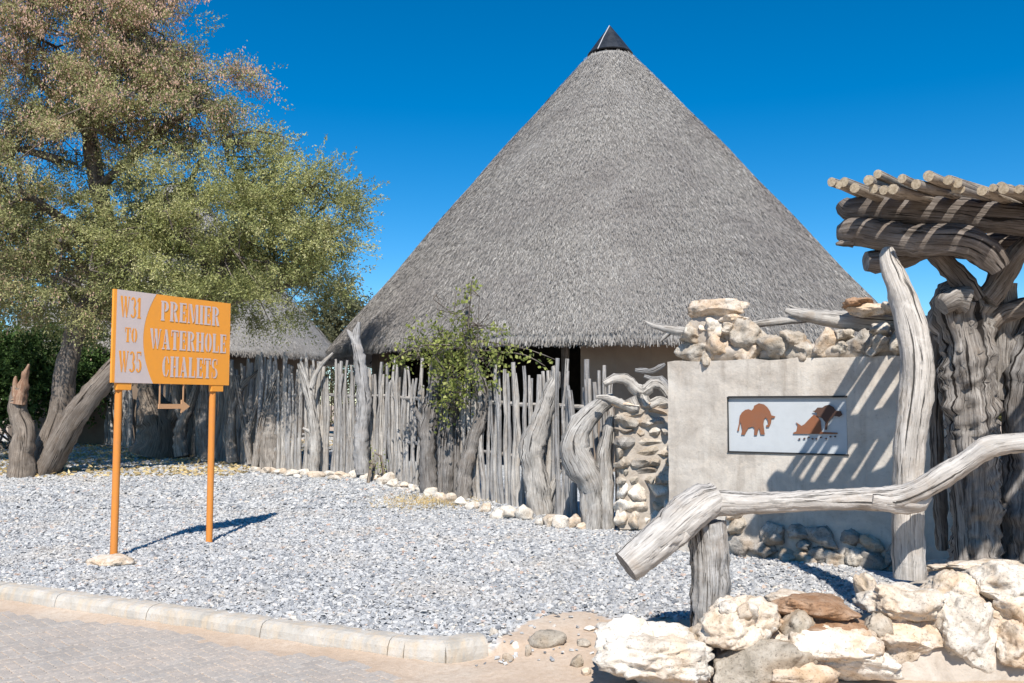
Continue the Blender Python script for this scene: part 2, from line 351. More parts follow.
def box(name, c, dx, dy, dz, ax, ay, mat, bev=0.0):
    bm = bmesh.new(); az = Vector((0, 0, 1)); V = []
    for sx in (-1, 1):
        for sy in (-1, 1):
            for sz in (-1, 1): V.append(bm.verts.new(Vector(c) + ax * sx * dx / 2 + ay * sy * dy / 2 + az * sz * dz / 2))
    for f in ((0, 1, 3, 2), (4, 6, 7, 5), (0, 4, 5, 1), (2, 3, 7, 6), (0, 2, 6, 4), (1, 5, 7, 3)): bm.faces.new([V[i] for i in f])
    bmesh.ops.recalc_face_normals(bm, faces=bm.faces)
    if bev: bmesh.ops.bevel(bm, geom=bm.edges[:], offset=bev, segments=2, affect='EDGES')
    me = bpy.data.meshes.new(name); bm.to_mesh(me); bm.free(); me.materials.append(mat); return me

# ================================================================== GROUND
def axis(segs):
    out = []
    for a, b, n in segs: out += list(np.linspace(a, b, n, endpoint=False))
    return out + [segs[-1][1]]
xs = axis([(-1500, -100, 6), (-100, -20, 14), (-20, -6, 28), (-6, 4, 170), (4, 12, 30), (12, 100, 14), (100, 1500, 6)])
ys = axis([(-1500, -60, 5), (-60, 0, 10), (0, 5, 20), (5, 9.0, 90), (9, 20, 50), (20, 40, 25), (40, 1500, 12)])
V, A = [], []
DIRT_EDGE = 6.62
def gravel_w(x, y):
    if y > 33 or x < -22 or x > 3.6: return 0.0
    if x < -0.1: return 1.0 if kerb_dist(x, y) > 0.1 else 0.0
    e = DIRT_EDGE + 0.12 * math.sin(x * 5.0) + 0.07 * math.sin(x * 13 + 1) - 0.45 * (1 - sstep(-0.1, 0.35, x))
    return 1.0 if y > e else 0.0
for y in ys:
    for x in xs:
        z = H(x, y)
        if y > 60: z += 0.5 * sstep(60, 400, y)
        if 5 < y < 7.2 and x > -0.2 and x < 5: z += 0.012 * noise.noise(Vector((x * 4, y * 4, 0))) + 0.006 * noise.noise(Vector((x * 15, y * 15, 0)))
        V.append((x, y, z)); A.append(gravel_w(x, y))
nx = len(xs)
Fc = [(j * nx + i, j * nx + i + 1, (j + 1) * nx + i + 1, (j + 1) * nx + i) for j in range(len(ys) - 1) for i in range(nx - 1)]
link('ground', mesh('ground', V, Fc, GROUND, True, attr=A), kind='structure')

# gravel chips: broken slate
def chips(regions):
    CS, AT = [], []
    for (x0, x1, y0, y1, dens, smin, smax) in regions:
        n = int((x1 - x0) * (y1 - y0) * dens)
        X = RNG.uniform(x0, x1, n); Y = RNG.uniform(y0, y1, n)
        for x, y in zip(X, Y):
            if abs(x) > 0.60 * y + 0.5: continue
            if gravel_w(x, y) < 0.5:
                if not (x > -0.25 and x < 1.3 and 5.5 < y < 6.8 and random.random() < 0.05): continue
            if y > 10.2 + max(0, -x) * 0.95 + 0.9 and x > -5.2 and y > 11.6 and x > -4.8 and (y > 11.4 + 1.42 * (1.2 - x)): continue
            CS.append((x, y, H(x, y), smin + (smax - smin) * random.random() ** 2))
    n = len(CS); P0 = np.array([c[:3] for c in CS]); s = np.array([c[3] for c in CS])
    cube = np.array([(-1, -1, -1), (1, -1, -1), (1, 1, -1), (-1, 1, -1), (-.75, -.8, 1), (.8, -.7, 1), (.7, .8, 1), (-.8, .72, 1)], float) * 0.5
    V = np.repeat(cube[None], n, 0) + RNG.normal(0, 0.11, (n, 8, 3))
    V[:, :, 0] *= s[:, None]; V[:, :, 1] *= (s * RNG.uniform(0.5, 0.95, n))[:, None]; V[:, :, 2] *= (s * RNG.uniform(0.2, 0.5, n))[:, None]
    az = RNG.uniform(0, 6.283, n); tx = RNG.normal(0, 0.27, n); ty = RNG.normal(0, 0.27, n)
    c, sn = np.cos(tx)[:, None], np.sin(tx)[:, None]; y, z = V[:, :, 1].copy(), V[:, :, 2].copy(); V[:, :, 1] = c * y - sn * z; V[:, :, 2] = sn * y + c * z
    c, sn = np.cos(ty)[:, None], np.sin(ty)[:, None]; x, z = V[:, :, 0].copy(), V[:, :, 2].copy(); V[:, :, 0] = c * x + sn * z; V[:, :, 2] = -sn * x + c * z
    c, sn = np.cos(az)[:, None], np.sin(az)[:, None]; x, y = V[:, :, 0].copy(), V[:, :, 1].copy(); V[:, :, 0] = c * x - sn * y; V[:, :, 1] = sn * x + c * y
    P0[:, 2] += s * 0.12 + RNG.uniform(0, 0.012, n)
    V = V + P0[:, None, :]
    q = np.array([(4, 5, 6, 7), (0, 1, 5, 4), (1, 2, 6, 5), (2, 3, 7, 6), (3, 0, 4, 7)])
    Q = (q[None] + (np.arange(n) * 8)[:, None, None]).reshape(-1, 4)
    t = RNG.uniform(0, 1, n); AT = np.repeat(t, 8)
    return npmesh('gravel', V.reshape(-1, 3), Q, GRAVEL, AT)
link('gravel', chips([(-5.2, 3.2, 5.8, 9, 2000, 0.014, 0.046), (-8, 3.6, 9, 13, 1100, 0.022, 0.052), (-10.5, 0.6, 13, 18, 560, 0.03, 0.07), (-16, -3, 18, 30, 150, 0.06, 0.12)]),
     kind='stuff', label='pale blue-grey broken slate gravel covering the yard', cat='gravel')

# ================================================================== ROAD: sand bed, pavers, kerb
def road_ok(x, y):
    if x > -0.66: return False
    lim = 0.15 + 0.06 * math.sin(x * 3) + 0.05 * noise.noise(Vector((x * 2, y * 2, 5)))
    if x > -1.0: lim += (x + 1.0) * 0.75
    return -kerb_dist(x, y) > lim
bedv = [(-14, 2.0, 0), (-0.6, 2.0, 0), (-0.6, 5.2, 0), (-0.65, 5.5, 0), (-0.72, 5.72, 0), (-0.9, 5.88, 0), (-1.9, 6.36, 0), (-2.85, 6.85, 0), (-4.4, 7.62, 0), (-9.6, 9.9, 0), (-14, 11.8, 0)]
rv = [(a, b, -0.1195) for a, b, c in bedv]; n_ = len(rv)
rv += [(0.3, 2.0, -0.16), (0.3, 5.2, -0.16), (-0.1, 5.55, -0.16), (-0.4, 5.8, -0.16)]
link('road', mesh('road', rv, [tuple(range(n_)), (1, n_, n_ + 1, 2), (2, n_ + 1, n_ + 2, 3), (3, n_ + 2, n_ + 3, 4)], GROUND, False), kind='structure')
road = C.objects['road']
def paver_mesh(k):
    r = random.Random(k); L, Wd = 0.143, 0.070; bm = bmesh.new(); o = 0.006
    out = []
    N = 6
    for i in range(N): out.append((-L / 2 + L * i / N, -Wd / 2 + (0.004 if i % 2 else -0.004)))
    for i in range(3): out.append((L / 2 + (0.003 if i % 2 else 0), -Wd / 2 + Wd * i / 3))
    for i in range(N): out.append((L / 2 - L * i / N, Wd / 2 + (0.004 if i % 2 else -0.004)))
    for i in range(3): out.append((-L / 2 - (0.003 if i % 2 else 0), Wd / 2 - Wd * i / 3))
    out = [(a + r.uniform(-.0012, .0012), b + r.uniform(-.0012, .0012)) for a, b in out]; n = len(out)
    V = [(a, b, -0.01) for a, b in out] + [(a, b, 0.006) for a, b in out] + [(a * (1 - 0.05), b * (1 - 0.10), 0.0105) for a, b in out]
    Fc = [tuple(range(2 * n, 3 * n))]
    for lv in (0, 1): Fc += [(lv * n + i, lv * n + (i + 1) % n, (lv + 1) * n + (i + 1) % n, (lv + 1) * n + i) for i in range(n)]
    return mesh('paver', V, Fc, PAVER, False)
PM = [paver_mesh(i) for i in range(5)]
cells = []
a0 = math.radians(43); ca, sa = math.cos(a0), math.sin(a0)
for i in range(-125, 125):
    for j in range(-125, 125):
        # herringbone: 2x1 blocks
        k4 = (i - j) % 4
        if k4 == 0: cx_, cy_, rt = i + 1.0, j + 0.5, 0
        elif k4 == 2: cx_, cy_, rt = i + 0.5, j + 0.0, 1
        else: continue
        x, y = cx_ * 0.0755, cy_ * 0.0755
        X, Y = ca * x - sa * y - 3.0, sa * x + ca * y + 5.5
        if not (-8 < X < 0.2 and 2.5 < Y < 10.5) or not road_ok(X, Y): continue
        cells.append((X, Y, a0 + rt * math.pi / 2))
def vis(c):
    x, y = c[0], c[1]
    if y < 4: return 0
    px = CX + x / y * F; py = HZ + (CAMZ + .13) / y * F
    return 1 if (px > -10 and py < 692) else 0
vc = [c for c in cells if vis(c)]; vc.sort(key=lambda c: c[1]); near = vc[:300]; ns = set(near)
for c in near:
    link('paver', random.choice(PM), road, (c[0], c[1], -0.126 + random.uniform(-0.0015, 0.003)), (random.gauss(0, .008), random.gauss(0, .008), c[2]))
rest = [c for c in cells if c not in ns]
V, Fc = [], []
for c in rest:
    b = len(V); R = Matrix.Rotation(c[2], 3, 'Z'); dz = random.uniform(-.001, .003)
    for s_ in ((-.068, -.032), (.068, -.032), (.068, .032), (-.068, .032)): V.append(Vector((c[0], c[1], -0.1155 + dz)) + R @ Vector((s_[0], s_[1], 0)))
    for s_ in ((-.0715, -.0355), (.0715, -.0355), (.0715, .0355), (-.0715, .0355)): V.append(Vector((c[0], c[1], -0.13)) + R @ Vector((s_[0], s_[1], 0)))
    Fc += [(b, b + 1, b + 2, b + 3)] + [(b + 4 + i, b + 4 + (i + 1) % 4, b + (i + 1) % 4, b + i) for i in range(4)]
link('paver_field', mesh('paver_field', V, Fc, PAVER, False), road, kind='stuff')

kt = thing('kerb', (-2.7, 6.9, -0.13), 'pale concrete kerb stained with sand between the gravel and the paved road', 'kerb')
KS = [(-9.6, 10.0), (-8.25, 9.41), (-6.9, 8.82), (-5.6, 8.25), (-4.30, 7.68), (-3.62, 7.33), (-2.72, 6.89), (-1.74, 6.41), (-0.80, 5.95)]
def kerbstone(a, b, a2=None, w0=0.17):
    a = Vector((*a, 0)); b = Vector((*b, 0)); t = (b - a).normalized(); nn = Vector((-t.y, t.x, 0))
    prof = [(0.0, -0.16), (0.0, -0.09), (0.008, -0.045), (0.028, -0.012), (0.06, 0.0), (0.12, 0.004), (w0, 0.002), (w0 + .005, -0.16)]
    L = (b - a).length - 0.008; n = max(2, int(L / 0.03)); V, Fc = [], []
    for i in range(n + 1):
        for (d, z) in prof:
            p = a + t * (0.004 + L * i / n) + nn * d + Vector((0, 0, z)); e = 0.9 if 0 < i < n else 0.3
            q = noise.noise(p * 9) * 0.007 + noise.noise(p * 30) * 0.003
            p += nn * -q * (1 if d < .1 else 0) + Vector((0, 0, q * e)); V.append(p)
    k_ = len(prof)
    for i in range(n):
        for j in range(k_ - 1): Fc.append((i * k_ + j, (i + 1) * k_ + j, (i + 1) * k_ + j + 1, i * k_ + j + 1))
    Fc.append(tuple(range(k_))); Fc.append(tuple(n * k_ + i for i in range(k_ - 1, -1, -1)))
    return mesh('kerb_stone', V, Fc, KERB, False)
for a, b in zip(KS, KS[1:]): link('kerb_stone', kerbstone(a, b), kt)
link('mortar_joint', kerbstone((-0.80, 5.952), (-0.69, 5.905), w0=0.16), kt)
link('kerb_stone', kerbstone((-0.69, 5.90), (-0.42, 5.86)), kt); link('kerb_stone', kerbstone((-0.415, 5.86), (-0.15, 6.0)), kt)

# sand drift in front of the kerb over the pavers
V, Fc = [], []
kk = KS[2:] + [(-0.5, 5.86), (-0.3, 5.84)]
pp, _ = smooth_path([Vector((*a, 0)) for a in kk], [0] * len(kk), 0.06)
for i, p in enumerate(pp):
    t = (pp[min(i + 1, len(pp) - 1)] - pp[max(0, i - 1)]).normalized(); nn = Vector((-t.y, t.x, 0))
    wd = 0.25 + 0.12 * noise.noise(p * 1.5) + 0.05 * noise.noise(p * 6)
    if p.x > -1.3: wd += (p.x + 1.3) * 0.3
    for j in range(9):
        f = j / 8; q = p - nn * (wd * f - 0.01); V.append(Vector((q.x, q.y, -0.128 - .03 * max(0, 1 - (len(pp) - 1 - i) / 6) + 0.03 * (1 - f) ** 1.3 * (1 + .5 * noise.noise(q * 5)))))
for i in range(len(pp) - 1):
    for j in range(8): Fc.append((i * 9 + j, i * 9 + j + 1, (i + 1) * 9 + j + 1, (i + 1) * 9 + j))
link('sand_drift', mesh('sand_drift', V, Fc, GROUND, True), kind='structure')

# ================================================================== HUTS
def hut(name, cx, cy, zb, R, ze, za, label, nstraw, wall_r, wall_arc, capr=0.5, seam=True, profile=None):
    t = thing(name, (cx, cy, zb), label, 'thatched hut')
    def prof():
        out = []
        for i in range(41):
            f = i / 40; r = capr * 0.9 + (R - capr * 0.9) * f
            z = za - 1.25 * capr - (za - 1.25 * capr - ze - 0.16) * f
            z += 0.05 * math.sin(math.pi * f) * R / 7
            out.append((r, z))
        out += [(R + 0.05, ze + 0.08), (R + 0.04, ze + 0.0), (R - 0.05, ze - 0.05), (R - 0.25, ze - 0.02), (R - 1.2, ze + 0.9), (1.0, za - 2.4)]
        return out
    pf = prof(); ns_ = 144; V, Fc = [], []
    for i_, (r, z) in enumerate(pf):
        for j in range(ns_):
            a = 2 * math.pi * j / ns_; q = Vector((math.cos(a) * r, math.sin(a) * r, z))
            d = 0.03 * noise.noise(q * 0.7) + 0.015 * noise.noise(q * 3) - 0.02 + (0.05 * noise.noise(q * 6) if i_ > 40 else 0)
            V.append((cx + math.cos(a) * (r + d), cy + math.sin(a) * (r + d), z + d * 0.6))
    for i in range(len(pf) - 1):
        for j in range(ns_): Fc.append((i * ns_ + j, i * ns_ + (j + 1) % ns_, (i + 1) * ns_ + (j + 1) % ns_, (i + 1) * ns_ + j))
    rf = link('thatch_roof', mesh('thatch_roof', V, Fc, THATCH, True), t)
    # straw
    n = nstraw; f = np.sqrt(RNG.uniform((capr / R) ** 2, 1, n)); a0_ = math.atan2(-cy, -cx)
    a = a0_ + RNG.uniform(-1.75, 1.75, n); r = f * R
    zt = za - 1.25 * capr; ff = (r - capr * .9) / (R - capr * .9)
    z = zt - (zt - ze - 0.16) * ff + 0.05 * np.sin(math.pi * ff) * R / 7
    ln = RNG.uniform(0.05, 0.13, n); wd = RNG.uniform(0.005, 0.010, n)
    sl_ = math.atan2(zt - ze, R - capr); da = RNG.normal(0, 0.20, n)
    ct_, st_ = np.cos(a), np.sin(a)
    rad = np.stack([ct_, st_, np.zeros(n)], 1); tan = np.stack([-st_, ct_, np.zeros(n)], 1); up = np.array([0, 0, 1.0])
    down = rad * math.cos(sl_) - up * math.sin(sl_); nor = rad * math.sin(sl_) + up * math.cos(sl_)
    d = down * np.cos(da)[:, None] + tan * np.sin(da)[:, None]; lift = RNG.uniform(0.0, 0.06, n)
    side = np.cross(d, nor); ang = RNG.uniform(-0.7, 0.7, n); side = side * np.cos(ang)[:, None] + nor * np.sin(ang)[:, None]
    base = np.stack([cx + r * ct_, cy + r * st_, z], 1) + nor * (RNG.uniform(-0.01, 0.05, n) + 0.025 * np.sin(a * 9 + r) * np.sin(r * 2.3 + a * 4))[:, None]
    p0 = base; p1 = base + d * ln[:, None] + nor * (lift * ln * 0.8)[:, None]
    s = side * wd[:, None] / 2
    V = np.stack([p0 - s, p0 + s, p1 + s * 0.6, p1 - s * 0.6], 1).reshape(-1, 3); Q = np.arange(4 * n).reshape(-1, 4)
    link('straw', npmesh('straw', V, Q, STRAW, np.repeat(np.clip(RNG.beta(2.2, 2.2, n), 0, 1), 4)), rf, kind='stuff')
    # eave fringe
    n = int(R * 1200); a = a0_ + RNG.uniform(-1.8, 1.8, n); ct_, st_ = np.cos(a), np.sin(a); rr_ = R + RNG.uniform(-0.12, 0.06, n)
    p0 = np.stack([cx + rr_ * ct_, cy + rr_ * st_, ze + RNG.uniform(0.0, 0.12, n)], 1)
    ln = RNG.uniform(0.05, 0.14, n); dd = np.stack([ct_ * .5 + RNG.normal(0, .12, n), st_ * .5 + RNG.normal(0, .12, n), -np.ones(n)], 1)
    tan = np.stack([-st_, ct_, np.zeros(n)], 1) * 0.009; p1 = p0 + dd * ln[:, None]
    V = np.stack([p0 - tan, p0 + tan, p1 + tan * .5, p1 - tan * .5], 1).reshape(-1, 3)
    link('eave_fringe', npmesh('eave_fringe', V, np.arange(4 * n).reshape(-1, 4), STRAW, np.repeat(RNG.uniform(0.0, 0.75, n), 4)), rf, kind='stuff')
    # walls
    V, Fc = [], []; N = 48; a1, a2 = wall_arc
    for i in range(N + 1):
        a = a1 + (a2 - a1) * i / N
        for rr_ in (wall_r, wall_r - 0.25):
            for z in (zb - 0.3, ze + 0.75): V.append((cx + rr_ * math.cos(a), cy + rr_ * math.sin(a), z))
    for i in range(N):
        b = i * 4; Fc += [(b, b + 4, b + 5, b + 1), (b + 2, b + 3, b + 7, b + 6), (b + 1, b + 5, b + 7, b + 3)]
    Fc += [(0, 1, 3, 2), (4 * N, 4 * N + 2, 4 * N + 3, 4 * N + 1)]
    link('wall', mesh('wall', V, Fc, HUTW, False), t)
    for i in range(36):
        a = 2 * math.pi * i / 36 + 0.05
        if abs((a - a0_ + math.pi) % (2 * math.pi) - math.pi) > 1.9: continue
        e = Vector((math.cos(a), math.sin(a), 0)); sl2 = (za - ze) / R
        p0 = Vector((cx, cy, ze + 0.03)) + e * (R - 0.28); p1 = Vector((cx, cy, ze + 0.03 + 1.6 * sl2)) + e * (R - 1.9)
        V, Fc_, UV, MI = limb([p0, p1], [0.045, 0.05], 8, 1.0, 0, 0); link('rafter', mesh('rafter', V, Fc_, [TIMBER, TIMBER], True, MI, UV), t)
    return t, rf
HX, HY = 2.62, 23.7
ht, hr = hut('thatched_hut', HX, HY, 0.3, 7.25, 2.66, 11.54, 'large round hut with tall grey conical thatched roof behind the pole fence', 300000, 6.2,
    (math.radians(-102), math.radians(202)), 0.62)
# metal cap on the apex
V = []; zc = 11.56; n = 24
for r, z in ((0.58, zc - 0.80), (0.61, zc - 0.78), (0.33, zc - 0.39), (0.02, zc + 0.02)):
    for j in range(n):
        a = 2 * math.pi * j / n; V.append((HX + r * math.cos(a), HY + r * math.sin(a), z + 0.03))
Fc = [(i * n + j, i * n + (j + 1) % n, (i + 1) * n + (j + 1) % n, (i + 1) * n + j) for i in range(3) for j in range(n)] + [tuple(range(n))]
cp = link('roof_cap', mesh('roof_cap', V, Fc, CAP, False), ht)
for a in (math.radians(-90 - 38), math.radians(60)):
    e = Vector((math.cos(a), math.sin(a), 0)); c0 = Vector((HX, HY, zc))
    V, Fc, UV, MI = limb([c0 + e * 0.61 + Vector((0, 0, -.76)), c0 + e * .34 + Vector((0, 0, -.36)), c0 + e * .03 + Vector((0, 0, .05))], [0.014] * 3, 6, 0.4, 0, 0)
    link('seam', mesh('seam', V, Fc, [SEAM, SEAM], True, MI, UV), cp)
for a in np.linspace(-160, -105, 5):
    e = Vector((math.cos(math.radians(a)), math.sin(math.radians(a)), 0)); c0 = Vector((HX, HY, 0)) + e * 6.1
    V, Fc, UV, MI = limb([c0 + Vector((0, 0, .1)), c0 + Vector((0, 0, 3.6))], [0.09, 0.08], 10, 0.5, 0.1, 0.03); link('veranda_post', mesh('veranda_post', V, Fc, [W_DARK, END], True, MI, UV), ht)
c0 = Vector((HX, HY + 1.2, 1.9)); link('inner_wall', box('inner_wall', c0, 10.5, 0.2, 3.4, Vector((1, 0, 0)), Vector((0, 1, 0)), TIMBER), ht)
h2 = P(175, 350, 31)
hut('small_thatched_hut', h2.x, 31, 0.4, 5.6, 3.0, 9.6, 'smaller thatched hut half hidden behind the acacia trees and fence at left', 30000, 4.9, (math.radians(-180), math.radians(0)), 0.4)

# ================================================================== PLASTER WALL
WD = Vector((0.845, -0.534, 0)).normalized(); WN = Vector((-WD.y * -1, 0, 0)); WN = Vector((WD.y, -WD.x, 0)); W0 = P(668, 405, 9.52); W0.z = 0
def WP(px, py, off=0.0):   # wall plane (s, z) at pixel
    d = P(px, py, 1.0) - Vector((0, 0, CAMZ)); o = W0 + WN * off - Vector((0, 0, CAMZ))
    t = (Vector((o.x, o.y, 0)).dot(WN)) / d.dot(WN); q = Vector((0, 0, CAMZ)) + d * t
    return (q - W0).dot(WD), q.z
def W3(s, z, d=0.0): return W0 + WD * s + WN * d + Vector((0, 0, z))
wt = thing('plastered_wall', W3(1.3, 0), 'rough grey plastered wall with stone topping and stone footing beside the pergola', 'wall')
s0, s1 = 0.0, 2.72
top = [WP(x, y)[1] for x, y in ((670, 368), (700, 368), (740, 362), (800, 360), (880, 359))]
c = [WP(727, 396), WP(846, 397), WP(848, 457), WP(728, 450)]
pa, pb = (c[0][0] + c[3][0]) / 2, (c[1][0] + c[2][0]) / 2; pz1, pz0 = (c[0][1] + c[1][1]) / 2, (c[2][1] + c[3][1]) / 2
REC = 0.035
sxs = sorted(set([s0] + list(np.linspace(s0, pa, 9)) + list(np.linspace(pa, pb, 9)) + list(np.linspace(pb, s1, 19))))
zsl = sorted(set(list(np.linspace(-0.1, pz0, 14)) + list(np.linspace(pz0, pz1, 6)) + list(np.linspace(pz1, 1.0, 5)) ))
zsl = [z for z in zsl if z <= 1.0] if pz1 < 1.0 else sorted(set(list(np.linspace(-0.1, pz0, 14)) + list(np.linspace(pz0, pz1, 5)) + list(np.linspace(pz1, 1.95, 6))))
V, Fc = [], []; ids = {}
for i, s in enumerate(sxs):
    for j, z in enumerate(zsl):
        e = 0.012 * noise.noise(Vector((s * 2.5, z * 2.5, 1))) + 0.005 * noise.noise(Vector((s * 9, z * 9, 1)))
        zz = z + (0.03 * noise.noise(Vector((s * 4, 0, 3))) if j == len(zsl) - 1 else 0)
        sj = s + (0.02 * noise.noise(Vector((0, z * 5, 9))) if i in (0, len(sxs) - 1) else 0)
        ids[i, j] = len(V); V.append(W3(sj, zz, e))
inr = lambda i, j: sxs[i] >= pa - 1e-6 and sxs[i + 1] <= pb + 1e-6 and zsl[j] >= pz0 - 1e-6 and zsl[j + 1] <= pz1 + 1e-6
for i in range(len(sxs) - 1):
    for j in range(len(zsl) - 1):
        if not inr(i, j): Fc.append((ids[i, j], ids[i + 1, j], ids[i + 1, j + 1], ids[i, j + 1]))
I0, I1 = sxs.index(min(sxs, key=lambda q: abs(q - pa))), sxs.index(min(sxs, key=lambda q: abs(q - pb)))
J0, J1 = zsl.index(min(zsl, key=lambda q: abs(q - pz0))), zsl.index(min(zsl, key=lambda q: abs(q - pz1)))
ring = [ids[i, J0] for i in range(I0, I1)] + [ids[I1, j] for j in range(J0, J1)] + [ids[i, J1] for i in range(I1, I0, -1)] + [ids[I0, j] for j in range(J1, J0, -1)]
b = len(V)
for r in ring: V.append(V[r] - WN * REC)
nr = len(ring); Fc += [(ring[i], ring[(i + 1) % nr], b + (i + 1) % nr, b + i) for i in range(nr)]
nI, nJ = len(sxs) - 1, len(zsl) - 1
b = len(V)
per = [ids[i, 0] for i in range(nI)] + [ids[nI, j] for j in range(nJ)] + [ids[i, nJ] for i in range(nI, 0, -1)] + [ids[0, j] for j in range(nJ, 0, -1)]
for r in per: V.append(V[r] - WN * 0.36)
npz = len(per); Fc += [(per[(i + 1) % npz], per[i], b + i, b + (i + 1) % npz) for i in range(npz)]; Fc.append(tuple(b + i for i in range(npz)))
link('plaster', mesh('plaster', V, Fc, PLASTER, False), wt)
for px, py, wd_, hh, mt in [(713.7, 307.6, 55, 20, ST_CREAM), (735, 319, 21, 11, ST_CREAM), (692, 334, 19, 20, ST_WALL), (705.5, 329, 12, 16, ST_WHITE), (718.6, 326, 17, 18, ST_WHITE),
        (730, 329, 13, 11, ST_WALL), (695, 353, 33, 21, ST_WALL), (708, 355, 11, 19, ST_WALL), (721.5, 349, 28, 26, ST_CREAM), (747, 333, 32, 26, ST_WALL), (748, 353, 27, 19, ST_CREAM),
        (776, 349, 31, 23, ST_WALL), (794, 339, 19, 15, ST_WALL), (803, 350, 22, 20, ST_WALL), (825, 346, 23, 27, ST_CREAM), (843.6, 336, 18, 12, ST_WALL), (845, 348, 14, 13, ST_WALL),
        (862, 343, 24, 24, ST_DARK), (882, 346, 20, 20, ST_WALL), (881, 331, 17, 12, ST_WALL), (899, 344, 18, 24, ST_WALL), (856, 304.5, 25, 10, ST_BROWN), (869, 310, 30, 11, ST_CREAM), (888, 309, 16, 12, ST_WALL), (915, 342, 18, 26, ST_WALL), (931, 342, 16, 26, ST_DARK)]:
    s, z = WP(px, py, -0.12); Yd = W3(s, z, -0.12).y
    d = (m(wd_, Yd) * 1.12, 0.30 if py > 320 else 0.26, m(hh, Yd) * 1.10)
    me = rockmesh('stone', d, mt, int(px * 3 + py), 4, 0.34, angular=0.8)
    link('top_stone', me, wt, W3(s, z, -0.12 + random.uniform(-.03, .03)), (random.gauss(0, .06), random.gauss(0, .08), math.atan2(WD.y, WD.x) + random.gauss(0, .12)))
# mortar between the top stones
for (xa, xb, ya, yb, dd) in [(684, 760, 366, 345, 0.20), (688, 740, 346, 318, .16), (755, 945, 362, 344, 0.2)]:
    sA, zA = WP(xa, ya, -0.12); sB, zB = WP(xb, yb, -0.12)
    zA = 1.93 if ya > 350 else zA; zB += .03
    me = rockmesh('m', (abs(sB - sA) * 0.98, dd, abs(zB - zA) * 1.1), MORTAR, int(xa), 3, 0.10, angular=0.2)
    link('mortar_fill', me, wt, W3((sA + sB) / 2, (zA + zB) / 2, -0.13), (0, 0, math.atan2(WD.y, WD.x)))
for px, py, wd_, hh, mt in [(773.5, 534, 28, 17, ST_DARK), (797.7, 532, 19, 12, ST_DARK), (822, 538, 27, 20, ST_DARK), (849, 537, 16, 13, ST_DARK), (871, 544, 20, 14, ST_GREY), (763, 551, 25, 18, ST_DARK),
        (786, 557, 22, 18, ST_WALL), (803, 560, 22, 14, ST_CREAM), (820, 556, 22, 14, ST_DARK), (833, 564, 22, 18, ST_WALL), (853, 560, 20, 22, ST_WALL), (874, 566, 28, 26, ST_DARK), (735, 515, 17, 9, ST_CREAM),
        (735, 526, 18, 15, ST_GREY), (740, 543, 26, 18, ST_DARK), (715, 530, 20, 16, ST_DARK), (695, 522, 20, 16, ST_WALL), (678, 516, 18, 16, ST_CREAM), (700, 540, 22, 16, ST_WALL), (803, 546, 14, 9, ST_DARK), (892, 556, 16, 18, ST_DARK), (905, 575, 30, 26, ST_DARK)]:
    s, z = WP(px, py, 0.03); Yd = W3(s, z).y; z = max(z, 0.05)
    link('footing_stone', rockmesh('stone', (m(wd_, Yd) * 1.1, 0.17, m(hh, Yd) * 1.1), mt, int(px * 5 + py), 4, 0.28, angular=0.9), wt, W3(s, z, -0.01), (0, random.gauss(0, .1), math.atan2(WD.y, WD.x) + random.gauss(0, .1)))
# plaque
pt = thing('wildlife_plaque', W3((pa + pb) / 2, (pz0 + pz1) / 2, -REC), 'pale metal plaque with rusty elephant and tree cut-outs set into the plastered wall', 'plaque')
to3 = lambda a, b_, d: W3(a, b_, d)
link('backing_panel', prism([(pa + .006, pz0 + .006), (pb - .006, pz0 + .006), (pb - .006, pz1 - .006), (pa + .006, pz1 - .006)], to3, -REC + .012, -REC - 0.01, PLQ), pt)
for q in ([(pa - .004, pz1 - .012), (pb + .01, pz1 - .012), (pb + .01, pz1 + .006), (pa - .004, pz1 + .006)], [(pa - .004, pz0 - .006), (pb + .01, pz0 - .006), (pb + .01, pz0 + .008), (pa - .004, pz0 + .008)]):
    link('frame_strip', prism(q, to3, 0.008, -REC + 0.013, EDGE), pt)
for x in (pa - .001,): link('frame_strip', prism([(x, pz0 + .009), (x + .006, pz0 + .009), (x + .006, pz1 - .013), (x, pz1 - .013)], to3, 0.003, -REC + 0.013, EDGE), pt)
def cut(pts, mat, nm, d=0.012, lab=None):
    q = [WP(720 + a / 7.314, 390 + b_ / 7.314, -REC) for a, b_ in pts]
    V = [W3(a, b_, -REC + .013 + d) for a, b_ in q] + [W3(a, b_, -REC + .013 + d - .006) for a, b_ in q]; n = len(q)
    bm = bmesh.new(); vs_ = [bm.verts.new(v) for v in V]
    from mathutils.geometry import tessellate_polygon
    for tr_ in tessellate_polygon([[Vector((a, b_, 0)) for a, b_ in q]]):
        try: bm.faces.new([vs_[i] for i in tr_])
        except ValueError: pass
    for i in range(n): bm.faces.new((vs_[i], vs_[n + i], vs_[n + (i + 1) % n], vs_[(i + 1) % n]))
    bmesh.ops.recalc_face_normals(bm, faces=bm.faces)
    me = bpy.data.meshes.new(nm); bm.to_mesh(me); bm.free(); me.materials.append(mat); return link(nm, me, pt, label=lab)
cut([(150, 190), (165, 165), (190, 145), (215, 140), (235, 150), (250, 135), (255, 115), (290, 97), (325, 105), (350, 125), (370, 155), (380, 185), (408, 192), (405, 203), (381, 207), (378, 240), (365, 270), (345, 272), (342, 258), (352, 255), (358, 240), (352, 215), (340, 200),
     (328, 215), (322, 250), (332, 325), (303, 325), (292, 275), (282, 300), (276, 330), (255, 330), (258, 280), (245, 268), (215, 275), (197, 305), (187, 327), (160, 327), (168, 290), (160, 250), (154, 230), (143, 300), (131, 300), (145, 240)], RUST, 'elephant_cutout')
